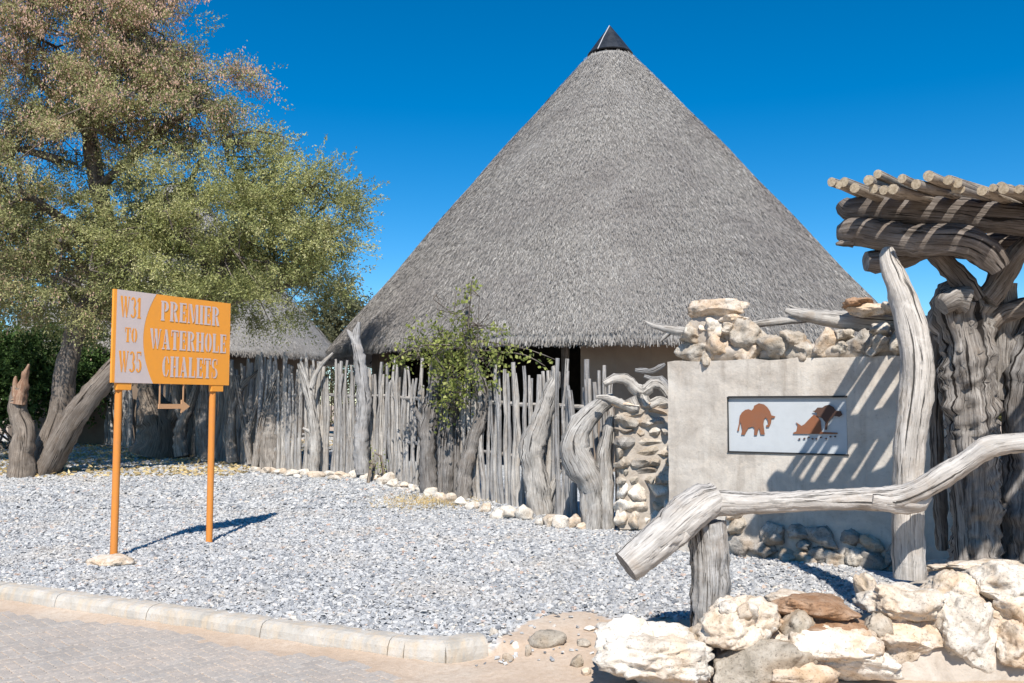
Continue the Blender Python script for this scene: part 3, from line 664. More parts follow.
cut([(540, 312), (563, 302), (572, 258), (560, 235), (583, 250), (600, 262), (622, 250), (650, 220), (690, 180), (715, 192), (740, 225), (748, 306), (865, 312), (862, 322), (540, 320)], RUST, 'mound_cutout')
cut([(682, 155), (700, 150), (720, 128), (755, 128), (775, 114), (805, 108), (835, 124), (852, 150), (890, 155), (900, 182), (878, 196), (840, 188), (818, 210), (798, 232), (788, 290), (772, 290), (776, 235), (752, 205), (712, 190), (715, 168)], RUSTD, 'tree_cutout', 0.02)
for q in range(9):
    x = 575 + q * 32 + random.uniform(-6, 6); y = 345 + random.uniform(-6, 14)
    cut([(x, y), (x + 12, y - 7), (x + 20, y + 2), (x + 11, y + 7)], RUSTD, 'bird_cutout')

# dead logs lying on the wall
Yw = lambda px: W3(WP(px, 320, -0.15)[0], 0, -0.15).y
def anyY(lst, off):
    pts, rad = [], []
    for x, y, wd_ in lst:
        Y_ = W3(WP(x, y, off)[0], 0, off).y; pts.append(P(x, y, Y_)); rad.append(m(wd_, Y_) / 2)
    return dict(pts=pts, rad=rad)
o = link('dead_log', woodmesh('dead_log', [dict(**anyY([(786, 310, 5), (800, 314, 11), (830, 319, 17), (868, 322, 20), (905, 325, 20), (935, 327, 18)], -0.33), segs=18, step=.04, seed=3, lump=.22, ridge=.12),
    dict(**anyY([(832, 316, 8), (812, 312, 6), (797, 309, 3), (788, 305, 1.5)], -0.38), segs=8, step=.04, seed=5),
    dict(**anyY([(815, 318, 8), (775, 322, 8), (748, 325, 7), (735, 326, 3)], -0.36), segs=12, step=.04, seed=8, ridge=.12)], [W_GREY, ENDD]),
    label='thick grey dead log lying along the stone top of the plastered wall', cat='log')
o = link('dead_branch', woodmesh('dead_branch', [dict(**anyY([(645, 321, 2), (655, 326, 6), (672, 330, 9), (692, 333, 11), (715, 332, 9)], -0.42), segs=12, step=.03, seed=13, ridge=.12),
    dict(**anyY([(672, 330, 6), (664, 338, 4), (660, 342, 1.5)], -0.42), segs=8, step=.03, seed=15)], [W_GREY, ENDD]),
    label='forked grey dead branch sticking out left of the wall top', cat='branch')

# ================================================================== STONE PIER left of the wall
pr = thing('stone_pier', P(643, 530, 10.9), 'dry stacked flat stone pier between the driftwood post and the plastered wall', 'stone pier')
rr = random.Random(4); y = 526
c0 = P(643, 465, 11.10); link('mortar_core', box('mortar_core', c0, m(52, 11), 0.45, 1.48, Vector((1, 0, 0)), Vector((0, 1, 0)), MORTAR), pr)
while y > 404:
    low = y > 492; hh = rr.uniform(13, 18) if low else rr.uniform(7, 13); x = 615
    while x < 668:
        wd_ = rr.uniform(9, 25) if low else rr.uniform(9, 34)
        if x + wd_ > 672: wd_ = 670 - x
        if wd_ < 6: break
        x += rr.uniform(-1, 1.5); mt = rr.choice([ST_WHITE, ST_CREAM, ST_WHITE]) if low else (rr.choice([ST_CREAM, ST_WALL]) if y < 420 else rr.choice([ST_WALL, ST_DARK, ST_WALL, ST_GREY]))
        Yd = 10.93 + rr.uniform(-.03, .05)
        link('stone', rockmesh('stone', (m(wd_, Yd) * 1.08, 0.26, m(hh, Yd) * 1.1), mt, int(x * 7 + y), 3 if low else 2, 0.28, angular=0.9), pr, P(x + wd_ / 2, y - hh / 2, Yd), (0, rr.gauss(0, .12), rr.gauss(0, .15)))
        x += wd_ * 0.98
    y -= hh * 0.93
def dw(name, parts, label, cat='driftwood', mats=None, group=None):
    return link(name, woodmesh(name, parts, mats or [W_GREY, ENDD]), label=label, cat=cat, group=group)
dw('driftwood_branch', [dict(**pxl([(604, 384, 7), (615, 379, 10), (628, 381, 12), (641, 392, 15), (652, 384, 12), (662, 387, 9), (668, 395, 8)], 10.9), segs=12, step=.03, seed=21, lump=.3, ridge=.14),
    dict(**pxl([(630, 398, 14), (634, 408, 12), (622, 404, 9), (608, 398, 7), (596, 397, 4)], 10.85), segs=10, step=.03, seed=22, lump=.3),
    dict(**pxl([(641, 394, 12), (648, 405, 11), (660, 400, 9), (667, 404, 8)], 10.9), segs=10, step=.03, seed=23, lump=.3)],
    'twisted pale driftwood piled on top of the stone pier')
dw('driftwood_stick', [dict(**pxl([(635, 370, 4), (643, 371, 6), (652, 371, 6), (660, 367, 6), (665, 364, 3)], 10.95), segs=10, step=.03, seed=24, lump=.3), dict(**pxl([(644, 376, 4), (654, 379, 6), (662, 378, 5)], 10.95), segs=10, step=.03, seed=25),
    dict(**pxl([(660, 377, 6), (666, 385, 9), (668, 395, 8)], 10.95), segs=10, step=.03, seed=26)], 'short crooked driftwood stick standing out above the driftwood pile on the pier')

# ================================================================== FENCE
FL = [(615, 11.35), (545, 12.65), (480, 13.95), (440, 14.9), (380, 16.4), (330, 17.2), (262, 18.0)]
def fy(px):
    for (a, ya), (b_, yb) in zip(FL, FL[1:]):
        if px >= b_: return ya + (yb - ya) * (a - px) / (a - b_)
    return FL[-1][1] + (262 - px) * 8.0 / 150
ft = thing('pole_fence', (P(440, 405, fy(440)).x, fy(440), 0.1), 'fence of upright sun-bleached grey poles in front of the big thatched hut', 'fence')
PO = []
for i in range(14):
    r = random.Random(100 + i); n = 7; L = 2.0
    pts = [Vector((r.gauss(0, .008) + 0.02 * math.sin(j * r.uniform(.5, 1.5)), r.gauss(0, .008), -0.1 + (L + .1) * j / (n - 1))) for j in range(n)]
    r0 = r.uniform(0.030, 0.047); rad = [r0 * (1.1 - 0.35 * j / (n - 1)) * r.uniform(.93, 1.07) for j in range(n)]
    if i % 4 == 0: rad[-1] *= 0.5
    V, Fc, UV, MI = limb(pts, rad, 9, 0.17, 0.18, 0.0, seed=i); PO.append(mesh('pole', V, Fc, [W_POLE, ENDD], True, MI, UV))
px = 611.0; cnt = 0; r = random.Random(5)
def toppx(px):   # fence top line in the photo
    pts = [(110, 372), (262, 362), (300, 362), (330, 366), (360, 366), (420, 372), (470, 378), (520, 366), (560, 362), (615, 372)]
    for (a, ya), (b_, yb) in zip(pts, pts[1:]):
        if px <= b_: return ya + (yb - ya) * (px - a) / (b_ - a)
    return 372
while px > 263:
    Yd = fy(px) + r.uniform(-.03, .05); gp = P(px, 405, Yd); z0 = H(gp.x, Yd); tz = P(px, toppx(px) + r.uniform(-9, 12) + (12 if 560 < px < 600 and r.random() < .5 else 0), Yd).z
    if r.random() < 0.06: tz += 0.18
    me = r.choice(PO); sc = r.uniform(0.75, 1.2)
    link('pole', me, ft, (gp.x, Yd, z0 - 0.02), (r.gauss(0, .02), r.gauss(0.0, .028), r.uniform(0, 6.28)), (sc, sc, (tz - z0) / 2.0)); cnt += 1
    step = r.uniform(0.058, 0.086) * (1.12 if px > 480 else 1.0)
    step *= .86 if px < 420 else 1.0
    if r.random() < 0.08: step += 0.05
    px -= step * F / Yd * 0.72 if False else step * math.sqrt(0.35) * F / Yd * 1.12
for zf in (0.35, 0.72):
    prs = []
    for a, b_ in zip(range(612, 270, -57), range(612 - 57, 213, -57)):
        b_ = max(b_, 262); p0 = P(a, 405, fy(a) + .09); p1 = P(b_, 405, fy(b_) + .09); p0.z = H(p0.x, p0.y) + 2.05 * zf; p1.z = H(p1.x, p1.y) + 2.05 * zf
        V, Fc, UV, MI = limb([p0, (p0 + p1) / 2 + Vector((0, 0, -.02)), p1], [.03, .034, .03], 8, .3, .15, 0, seed=a); link('rail', mesh('rail', V, Fc, [W_POLE, ENDD], True, MI, UV), ft)
f2 = thing('shaded_pole_fence', (P(190, 405, fy(190)).x, fy(190), .3), 'shaded stretch of pole fence running back behind the acacia trees', 'fence')
px = 261.0
while px > 108:
    Yd = fy(px); gp = P(px, 405, Yd); z0 = H(gp.x, Yd); tz = 2.2 + 0.0 + z0 + r.uniform(-.15, .15)
    sc = r.uniform(1.2, 1.9); link('pole', r.choice(PO), f2, (gp.x, Yd, z0 - .02), (r.gauss(0, .05), r.gauss(0, .06), r.uniform(0, 6.28)), (sc, sc, (tz - z0) / 2.0)); px -= r.uniform(1.6, 3.2)

# driftwood posts and trunks along the fence
def post(lst, extra, Y, seed, label, name='driftwood_post', mats=None, cat='driftwood post', segs=20):
    parts = [dict(**pxl(lst, Y), segs=segs, step=.05, seed=seed, lump=.24, ridge=.13, twist=1.2)]
    for i, e in enumerate(extra): parts.append(dict(**pxl(e, Y - .02), segs=12, step=.05, seed=seed + i + 1, lump=.22, ridge=.1))
    return dw(name, parts, label, cat, mats)
post([(592, 532, 22), (594, 505, 22), (591, 486, 26), (581, 466, 34), (573, 448, 32), (579, 428, 26), (592, 413, 20), (606, 402, 16), (614, 398, 10)], [[(608, 532, 16), (606, 505, 17), (606, 480, 18), (604, 455, 16), (608, 432, 12), (611, 415, 8)], [(588, 532, 10), (585, 505, 11), (588, 480, 10)]], 11.15, 31,
     'thick twisted hollow driftwood post at the right fence end beside the stone pier')
post([(541, 524, 22), (538, 495, 26), (534, 465, 25), (532, 447, 27), (540, 422, 21), (549, 395, 17), (556, 378, 11), (553, 366, 4)], [[(545, 512, 8), (552, 488, 7), (560, 470, 5)]], 12.45, 36,
     'driftwood post with bent tip standing in the fence left of the hollow one')
post([(362, 474, 15), (361, 435, 17), (364, 405, 15), (362, 375, 13), (358, 352, 12), (356, 338, 9), (359, 322, 4)], [[(358, 350, 8), (352, 337, 6), (347, 330, 3)]], 16.2, 41,
     'tall forked bare post rising above the fence in front of the roof edge', mats=[W_LOG, ENDD])
post([(314, 472, 10), (315, 440, 11), (312, 410, 10), (306, 385, 9), (300, 363, 6)], [[(311, 388, 6), (319, 368, 5), (333, 353, 3)], [(311, 432, 6), (303, 428, 3)]], 17.0, 45,
     'slim forked grey post leaning in the fence near the shaded corner')
sh = thing('vine_on_trunks', P(450, 492, 14.3), 'clump of gnarled grey trunks overgrown with a green leafy vine in the fence', 'vine')
def subpost(lst, extra, Y, seed, mats=None):
    parts = [dict(**pxl(lst, Y), segs=18, step=.05, seed=seed, lump=.3, ridge=.16, twist=1.0)]
    for i, e in enumerate(extra): parts.append(dict(**pxl(e, Y - .03), segs=10, step=.05, seed=seed + i + 1, lump=.22, ridge=.1))
    link('stem', woodmesh('stem', parts, mats or [W_KNOT, ENDD]), sh)
subpost([(430, 496, 19), (427, 460, 17), (428, 430, 20), (433, 400, 17), (437, 370, 13), (441, 338, 9)], [[(425, 425, 10), (418, 415, 7), (413, 405, 4)]], 14.5, 51)
subpost([(463, 502, 19), (466, 470, 16), (473, 440, 15), (482, 412, 15), (481, 390, 14), (472, 362, 12), (468, 335, 5), (467, 295, 2)], [], 13.9, 55)
subpost([(447, 497, 13), (449, 455, 15), (450, 415, 14), (455, 380, 9)], [[(440, 497, 8), (442, 440, 9), (445, 390, 6)], [(456, 497, 8), (458, 440, 9), (462, 390, 5)]], 14.4, 58)

# ================================================================== LEAVES
def leafquads(Pt, Dr, size, wid, tint, mat, name, wob=0.6):
    n = len(Pt); Dr = Dr / (np.linalg.norm(Dr, axis=1, keepdims=True) + 1e-9)
    rnd = RNG.normal(0, 1, (n, 3)); side = np.cross(Dr, rnd); side /= (np.linalg.norm(side, axis=1, keepdims=True) + 1e-9)
    ln = size * RNG.uniform(0.6, 1.3, n); ww = wid * RNG.uniform(0.7, 1.3, n)
    p1 = Pt + Dr * ln[:, None]; mid = (Pt + p1) / 2
    V = np.stack([Pt, mid + side * ww[:, None] / 2, p1, mid - side * ww[:, None] / 2], 1).reshape(-1, 3)
    return npmesh(name, V, np.arange(4 * n).reshape(-1, 4), mat, np.repeat(tint, 4))
def crown(lobes, nspr, nleaf, size, wid, mat, spray=0.45, droop=0.15, inner=0.45, podfrac=0.0, podz=None, seed=0, clump=0, shoots=0):
    """lobes: (centre, (rx, ry, rz), weight). Sprays of leaves through the lobes' volume -> leaf mesh, spray anchor points"""
    R = np.random.default_rng(seed); wts = np.array([l[2] for l in lobes], float); wts /= wts.sum()
    Pts, Drs, T, anchors = [], [], [], []
    for li, (c, rad, w_) in enumerate(lobes):
        n = int(nspr * wts[li]); d = R.normal(0, 1, (n, 3)); d /= np.linalg.norm(d, axis=1, keepdims=True)
        f = inner + (1 - inner) * R.uniform(0, 1, n) ** 0.55
        f *= 1 + 0.13 * np.sin(d[:, 0] * 7 + li) + 0.13 * np.sin(d[:, 2] * 9 + 2 * li) + 0.10 * np.sin(d[:, 1] * 8)
        if clump:
            nc = max(3, n // clump); ci = R.integers(0, nc, n); d = d[ci]; f = f[ci]; ct_ = R.normal(0, .13, nc)[ci][:, None]
        a = np.array(c)[None] + d * f[:, None] * np.array(rad)[None]
        if clump: a = a + R.normal(0, 1, (n, 3)) * np.array([.18, .18, .07])[None]; a[:, 2] -= 0.25 * (a[:, 0] - (np.array(c)[0] + d[:, 0] * f * rad[0])) ** 2
        anchors.append(a)
        # twig direction: outward + random
        tw = d + R.normal(0, 0.45, (n, 3)); tw[:, 2] += R.uniform(-0.3, 0.4, n) - droop; tw /= np.linalg.norm(tw, axis=1, keepdims=True)
        L = spray * R.uniform(0.5, 1.5, n)
        u = R.uniform(0, 1, (n, nleaf)); pos = a[:, None, :] + tw[:, None, :] * (u * L[:, None])[:, :, None] + R.normal(0, 0.035, (n, nleaf, 3))
        pos[:, :, 2] -= droop * (u ** 2) * L[:, None] * 0.8
        dr = tw[:, None, :] * 0.7 + R.normal(0, 0.75, (n, nleaf, 3))
        t = np.clip(R.normal(0.34, 0.12, (n, 1)) + (ct_ if clump else 0) + R.normal(0, 0.10, (n, nleaf)), 0, 0.63)
        if podfrac:
            pf = podfrac * np.clip((a[:, 2] - podz[0]) / (podz[1] - podz[0]), 0.12, 1)[:, None]
            pod = R.uniform(0, 1, (n, nleaf)) < pf * (0.3 + 1.4 * (R.uniform(0, 1, (n, 1)) < .5)); t = np.where(pod, R.uniform(0.66, 1, (n, nleaf)), t)
            dr[pod] = dr[pod] * 0.25 + np.array([0, 0, -1.0])
        Pts.append(pos.reshape(-1, 3)); Drs.append(dr.reshape(-1, 3)); T.append(t.reshape(-1))
    if shoots:   # long feathery shoots standing out of the crown
        for q in range(shoots):
            c, rad, w_ = lobes[R.choice(len(lobes), p=wts)]
            d = R.normal(0, 1, 3); d[2] = abs(d[2]) * .7 + .05; d /= np.linalg.norm(d); p = np.array(c) + d * np.array(rad) * R.uniform(.75, 1.0)
            e = d * .8 + R.normal(0, .25, 3) + np.array([0, 0, .35]); e /= np.linalg.norm(e); Ls = R.uniform(.35, .95); k_ = 46; u = R.uniform(0, 1, k_) ** .8
            pos = p[None] + e[None] * (u * Ls)[:, None] + R.normal(0, 1, (k_, 3)) * (0.07 * (1 - u * .8))[:, None]; pos[:, 2] -= .18 * u ** 2 * Ls
            Pts.append(pos); Drs.append(e[None] * 1.0 + R.normal(0, .6, (k_, 3))); T.append(np.clip(R.normal(.42, .12, k_), 0, .63))
    return leafquads(np.concatenate(Pts), np.concatenate(Drs), size, wid, np.concatenate(T), mat, 'crown'), np.concatenate(anchors)
def twigs(starts, anchors, n, r0, acc, seed):
    R = random.Random(seed); st = [Vector(s) for s in starts]
    for i in range(n):
        a = Vector(anchors[R.randrange(len(anchors))]); s = min(st, key=lambda q: (q - a).length + R.uniform(0, 1.0))
        mid = s.lerp(a, 0.5) + Vector((R.gauss(0, .15), R.gauss(0, .15), R.uniform(-.05, .25)))
        limb([s, mid, a], [r0 * R.uniform(.7, 1.1), r0 * .6, r0 * .2], 5, 0.35, 0.2, 0, seed=i, acc=acc)
        if i % 3 == 0: st.append(mid)
def tree(name, label, base, trunk_parts, limb_ends, lobes, cr, ntwig=120, r0=0.035, bark=None, seed=1, cat='tree', group=None):
    t = thing(name, base, label, cat, group)
    acc = ([], [], [], [])
    for kw in trunk_parts: limb(acc=acc, **kw)
    tr = link('trunk', mesh('trunk', acc[0], acc[1], [bark or W_BARK, W_BARK], True, acc[3], acc[2]), t)
    lm, anc = crown(lobes, seed=seed, **cr)
    acc = ([], [], [], []); starts = []
    for (s, e, r1) in limb_ends:
        s, e = Vector(s), Vector(e); md = s.lerp(e, .5) + Vector((random.gauss(0, .2), random.gauss(0, .2), .15 * (e - s).length * random.random()))
        limb([s, md, e], [r1, r1 * .7, r1 * .35], 10, 0.2, .2, .08, seed=int(s.x * 10), acc=acc)
        for f in (.35, .6, .8, 1.0): starts.append(s.lerp(md, f * 2) if f < .5 else md.lerp(e, f * 2 - 1))
    twigs(starts, anc, ntwig, r0, acc, seed)
    link('branches', mesh('branches', acc[0], acc[1], [bark or W_BARK, W_BARK], True, acc[3], acc[2]), t)
    link('crown', lm, t); return t
def L(px, py, Y, rx, rz, ry=None, w_=None):
    a, b_ = m(rx, Y), m(rz, Y); return (tuple(P(px, py, Y)), (a, ry or max(a, b_) * 0.9, b_), w_ or (rx * rz))
# main acacia (upright stem)
Y1 = 17.2; b1 = P(40, 474, Y1)
tp = [dict(**pxl([(44, 480, 36), (47, 455, 28), (61, 410, 22), (66, 370, 21), (78, 325, 20), (98, 285, 18), (110, 240, 17), (96, 180, 18), (88, 110, 14), (85, 40, 9), (85, -40, 6)], Y1, [0, 0, 0, 0, .1, .3, .5, .6, .6, .5, .5]), segs=20, step=.12, seed=61, lump=.16, ridge=.12)]
def pl(px, py, Y): return tuple(P(px, py, Y))
tree('acacia_tree', 'tall acacia with olive leaves and hanging pinkish pods, upright trunk at far left', b1, tp,
     [(pl(100, 250, Y1 + .4), pl(20, 190, Y1 - 1), .12), (pl(97, 190, Y1 + .6), pl(190, 110, Y1 - .6), .11), (pl(92, 140, Y1 + .6), pl(10, 60, Y1), .1), (pl(88, 90, Y1 + .6), pl(150, 20, Y1 + .5), .09),
      (pl(95, 280, Y1 + .3), pl(60, 240, Y1 - 1.5), .08), (pl(85, 40, Y1 + .5), pl(40, -60, Y1), .07), (pl(110, 240, Y1 + .5), pl(200, 160, Y1 + 1.5), .1), (pl(60, 160, Y1), pl(-60, 150, Y1), .08)],
     [L(95, 50, Y1, 95, 75), L(30, 60, Y1, 85, 80), L(150, 95, Y1, 84, 55), L(190, 105, Y1 - .3, 50, 34), L(60, 150, Y1 - .5, 110, 50), L(150, 40, Y1, 52, 50), L(30, 230, Y1 - .7, 65, 42), L(110, 215, Y1 + .5, 75, 36), L(90, -50, Y1, 90, 60), L(-70, 120, Y1, 80, 100), L(20, 285, Y1 + .8, 50, 30), L(-50, 240, Y1, 60, 50), L(60, 295, Y1 - .3, 70, 26), L(0, 250, Y1 - .8, 60, 40)],
     dict(shoots=420, nspr=13500, nleaf=27, size=0.055, wid=0.022, mat=LF_PODS, spray=0.42, droop=0.3, clump=36, podfrac=0.42, podz=(5.5, 8.5)), 300, .03, seed=11)
# second acacia: leaning trunk, greener crown to the right
Y2 = 16.9
tp = [dict(**pxl([(40, 482, 26), (56, 452, 28), (78, 412, 25), (108, 376, 23), (140, 345, 20), (180, 312, 18), (210, 290, 15), (240, 240, 10)], Y2, [.1, 0, -.1, -.1, 0, .2, .3, .5]), segs=20, step=.1, seed=65, lump=.16, ridge=.14),
      dict(**pxl([(180, 312, 15), (225, 303, 11), (265, 292, 8), (300, 282, 5)], Y2, [.2, .3, .4, .5]), segs=12, step=.12, seed=66)]
tree('acacia_tree', 'leaning acacia with bright green feathery crown reaching over the fence, right of the taller one', P(45, 478, Y2), tp,
     [(pl(205, 292, Y2 + .3), pl(270, 220, Y2 + .4), .09), (pl(215, 285, Y2 + .3), pl(170, 220, Y2 - .5), .07), (pl(240, 240, Y2 + .5), pl(235, 170, Y2 + .5), .07), (pl(270, 290, Y2 + .4), pl(330, 220, Y2 + .7), .05), (pl(240, 240, Y2 + .5), pl(320, 180, Y2), .06), (pl(140, 345, Y2), pl(90, 270, Y2 - 1.), .06)],
     [L(230, 210, Y2, 78, 55), L(285, 215, Y2 + .3, 62, 48), L(322, 222, Y2 + .3, 36, 50), L(180, 235, Y2 - .3, 80, 48), L(240, 160, Y2 + .5, 45, 26), L(150, 265, Y2, 60, 30), L(250, 270, Y2, 70, 24), L(300, 250, Y2, 48, 32), L(262, 300, Y2 + .2, 62, 20, None, 900), L(215, 300, Y2 - .3, 50, 18, None, 700), L(315, 280, Y2 + .4, 30, 18, None, 400)],
     dict(shoots=620, nspr=5200, nleaf=26, size=0.055, wid=0.021, mat=LF_GREEN, clump=34, spray=0.40, droop=0.1), 220, .026, seed=12)
# broken stump
st = thing('broken_stump', P(22, 474, 16.6), 'broken-off tree stump with torn reddish heartwood at its tip, far left', 'tree stump')
link('stump_trunk', woodmesh('stump_trunk', [dict(**pxl([(20, 480, 28), (22, 455, 24), (24, 430, 21), (17, 410, 19), (20, 388, 17)], 16.6), segs=18, step=.06, seed=71, lump=.2, ridge=.14)], [W_BARK, W_BARK]), st)
link('torn_wood', woodmesh('torn_wood', [dict(**pxl([(19, 404, 16), (22, 388, 12), (25, 376, 7), (29, 364, 2)], 16.55), segs=16, step=.05, seed=72, lump=.35, ridge=.25), dict(**pxl([(16, 400, 8), (15, 384, 6), (16, 376, 2)], 16.5), segs=8, step=.05, seed=73, lump=.3)], [W_RED, W_RED]), st)
# dark tree behind with knotty trunk
Y3 = 21.0
tree('acacia_tree', 'low acacia with swollen knotty trunk in deep shade behind the orange sign', P(155, 450, Y3),
     [dict(**pxl([(158, 455, 50), (162, 435, 40), (158, 415, 34), (150, 395, 22), (142, 370, 18), (130, 330, 14), (120, 290, 10)], Y3), segs=18, step=.1, seed=75, lump=.4, ridge=.15), dict(**pxl([(165, 425, 20), (180, 400, 14), (178, 370, 12), (195, 330, 9)], Y3), segs=12, step=.1, seed=76, lump=.3)],
     [(pl(130, 330, Y3), pl(60, 290, Y3), .08), (pl(195, 330, Y3), pl(250, 280, Y3 + .5), .07), (pl(120, 290, Y3), pl(130, 230, Y3), .07)],
     [L(60, 290, Y3, 80, 30), L(150, 275, Y3, 90, 40), L(230, 285, Y3 + .5, 60, 26), L(100, 320, Y3 + 1, 70, 18), L(-20, 270, Y3, 60, 40)],
     dict(nspr=2600, nleaf=22, size=0.07, wid=0.026, mat=LF_GREEN, spray=0.42, droop=0.3), 90, .03, seed=13)
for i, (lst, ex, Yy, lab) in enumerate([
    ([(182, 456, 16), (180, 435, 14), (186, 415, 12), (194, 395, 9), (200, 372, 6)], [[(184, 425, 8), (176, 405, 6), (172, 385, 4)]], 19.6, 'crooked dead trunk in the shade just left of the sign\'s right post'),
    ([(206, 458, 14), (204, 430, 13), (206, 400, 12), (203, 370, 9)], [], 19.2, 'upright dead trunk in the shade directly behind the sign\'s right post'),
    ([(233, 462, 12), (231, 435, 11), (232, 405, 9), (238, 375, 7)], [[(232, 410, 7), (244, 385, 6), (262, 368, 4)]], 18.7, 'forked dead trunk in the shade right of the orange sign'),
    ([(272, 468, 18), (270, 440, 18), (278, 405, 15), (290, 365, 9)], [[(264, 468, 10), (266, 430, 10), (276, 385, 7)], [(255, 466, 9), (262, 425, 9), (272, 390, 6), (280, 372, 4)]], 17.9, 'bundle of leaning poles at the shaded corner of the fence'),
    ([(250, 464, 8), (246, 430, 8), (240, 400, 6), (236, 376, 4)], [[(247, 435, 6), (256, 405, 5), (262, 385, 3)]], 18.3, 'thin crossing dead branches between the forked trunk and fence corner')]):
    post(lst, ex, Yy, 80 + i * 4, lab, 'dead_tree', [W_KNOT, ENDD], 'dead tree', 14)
# bushes
def bush(label, lobes, mat, nspr, nleaf, size, wid, seed, stems=10, cat='bush', name='bush', spray=.3):
    c, rd, _ = lobes[0]; base = Vector((c[0], c[1], H(c[0], c[1]))); t = thing(name, base, label, cat)
    lm, anc = crown(lobes, nspr, nleaf, size, wid, mat, spray, 0.0, 0.2, seed=seed); acc = ([], [], [], [])
    for i in range(stems):
        a = Vector(anc[random.randrange(len(anc))]); b0 = base + Vector((random.gauss(0, .2), random.gauss(0, .2), 0)); limb([b0, b0.lerp(a, .5) + Vector((0, 0, .2)), a], [.035, .025, .01], 6, .4, .1, 0, acc=acc)
    link('stems', mesh('stems', acc[0], acc[1], [W_BARK, W_BARK], True, acc[3], acc[2]), t); link('foliage', lm, t); return t
bush('dense dark green leafy bush behind the broken stump', [L(10, 385, 24, 50, 42), L(45, 360, 24.5, 45, 35), L(-40, 370, 24, 50, 60), L(88, 372, 25.5, 24, 40)], LF_BUSH, 2600, 16, .11, .06, 21)
bush('rounded brownish green treetop between the two thatched roofs', [L(338, 318, 44, 30, 28), L(320, 330, 44, 24, 24), L(345, 345, 44, 34, 60)], LF_FAR, 1500, 14, .16, .07, 22, cat='tree', name='far_tree', spray=.6)
bush('small green weed growing against the fence foot', [L(378, 462, 15.9, 4, 12)], LF_VINE, 14, 6, .05, .025, 23, 3, 'plant', 'weed', .12)
bush('green shrub tops beyond the pergola at the right edge of the photo', [L(1035, 345, 20, 34, 22), L(1060, 380, 20, 60, 60)], LF_GREEN, 1300, 14, .08, .035, 24)
# far tree line all round, beyond the yard
R_ = random.Random(9)
for i in range(16):
    a = math.radians(-62 + i * 8 + R_.uniform(-2, 2)); d = R_.uniform(60, 85); x, y = d * math.sin(a), d * math.cos(a)
    if 15 < i * 8 - 62 < 0: continue
    s = R_.uniform(2.0, 3.0)
    if -20 < math.degrees(a) < 36: s *= .62
    c = (x, y, s * .95 + .4)
    side = 'left' if a < 0 else 'right'
    bush('distant rounded bush on the horizon behind the huts', [(c, (s * 1.7, s * 1.6, s), 1)], LF_FAR, 420, 10, .35, .16, 40 + i, 4, name='distant_bush', spray=.8)['group'] = 'distant bushes on the horizon'

# vine foliage
lob = [L(445, 335, 14.1, 32, 16), L(440, 355, 14.0, 26, 16), L(465, 340, 13.9, 16, 22), L(415, 350, 14.4, 22, 8), L(400, 358, 14.5, 16, 5), L(470, 298, 14, 5, 16), L(462, 375, 13.8, 18, 22), L(487, 350, 13.6, 16, 8), L(490, 372, 13.5, 14, 12), L(448, 400, 14.1, 16, 20), L(450, 312, 14, 12, 4), L(499, 328, 13.8, 12, 8)]
lm, anc = crown(lob, 330, 8, .064, .040, LF_VINE, .18, .3, .1, seed=31); 
acc = ([], [], [], []); twigs([P(441, 350, 14.2), P(470, 350, 13.9), P(455, 380, 14.1), P(455, 410, 14.1)], anc, 170, .008, acc, 5)
stems = [[(470, 350, 2), (500, 352, 1.6), (525, 355, 1.4), (545, 366, 1)], [(475, 340, 2), (505, 345, 1.5), (530, 350, 1.3), (556, 360, .8)], [(450, 345, 2), (425, 345, 1.6), (405, 352, 1.4), (386, 366, 1)], [(468, 330, 2), (470, 305, 1.5), (472, 280, 1)]]
SP, SD = [], []
for q in stems:
    d_ = pxl(q, 13.7); limb(d_['pts'], d_['rad'], 5, .15, .1, 0, acc=acc); pp, _ = smooth_path(d_['pts'], d_['rad'], .03)
    for p in pp:
        if random.random() < .85: SP.append(p + Vector((random.gauss(0, .03), random.gauss(0, .03), random.gauss(-.01, .03)))); SD.append((random.gauss(0, .6), random.gauss(0, .6), -0.7))
link('foliage', lm, sh); link('foliage', leafquads(np.array(SP), np.array(SD), .075, .045, RNG.uniform(.3, .63, len(SP)), LF_VINE, 'foliage'), sh)
link('vine_twigs', mesh('vine_twigs', acc[0], acc[1], [W_DARK, W_DARK], True, acc[3], acc[2]), sh)
# dry grass at the fence foot
n = 2600; X = []
for i in range(n):
    p = G(random.gauss(430, 26), random.gauss(503, 3.5)); X.append((p.x, p.y, p.z))
X = np.array(X); D = RNG.normal(0, .7, (n, 3)); D[:, 2] = np.abs(D[:, 2]) * .5 + .1
link('dry_grass', leafquads(X, D, .09, .008, RNG.uniform(0, 1, n), LF_DRY, 'dry_grass'), kind='stuff', label='yellow dry grass patch on the gravel at the fence foot', cat='grass')
# leaf litter in the shade
n = 9000; xx = RNG.uniform(-15, -5, n); yy = RNG.uniform(16.5, 28, n); X = np.stack([xx, yy, np.array([H(a, b_) + .04 for a, b_ in zip(xx, yy)])], 1); D = RNG.normal(0, 1, (n, 3)); D[:, 2] *= .2
link('leaf_litter', leafquads(X, D, .10, .05, RNG.uniform(0, 1, n), LF_DRY, 'leaf_litter'), kind='stuff', label='dry fallen leaves scattered under the acacias', cat='leaf litter')

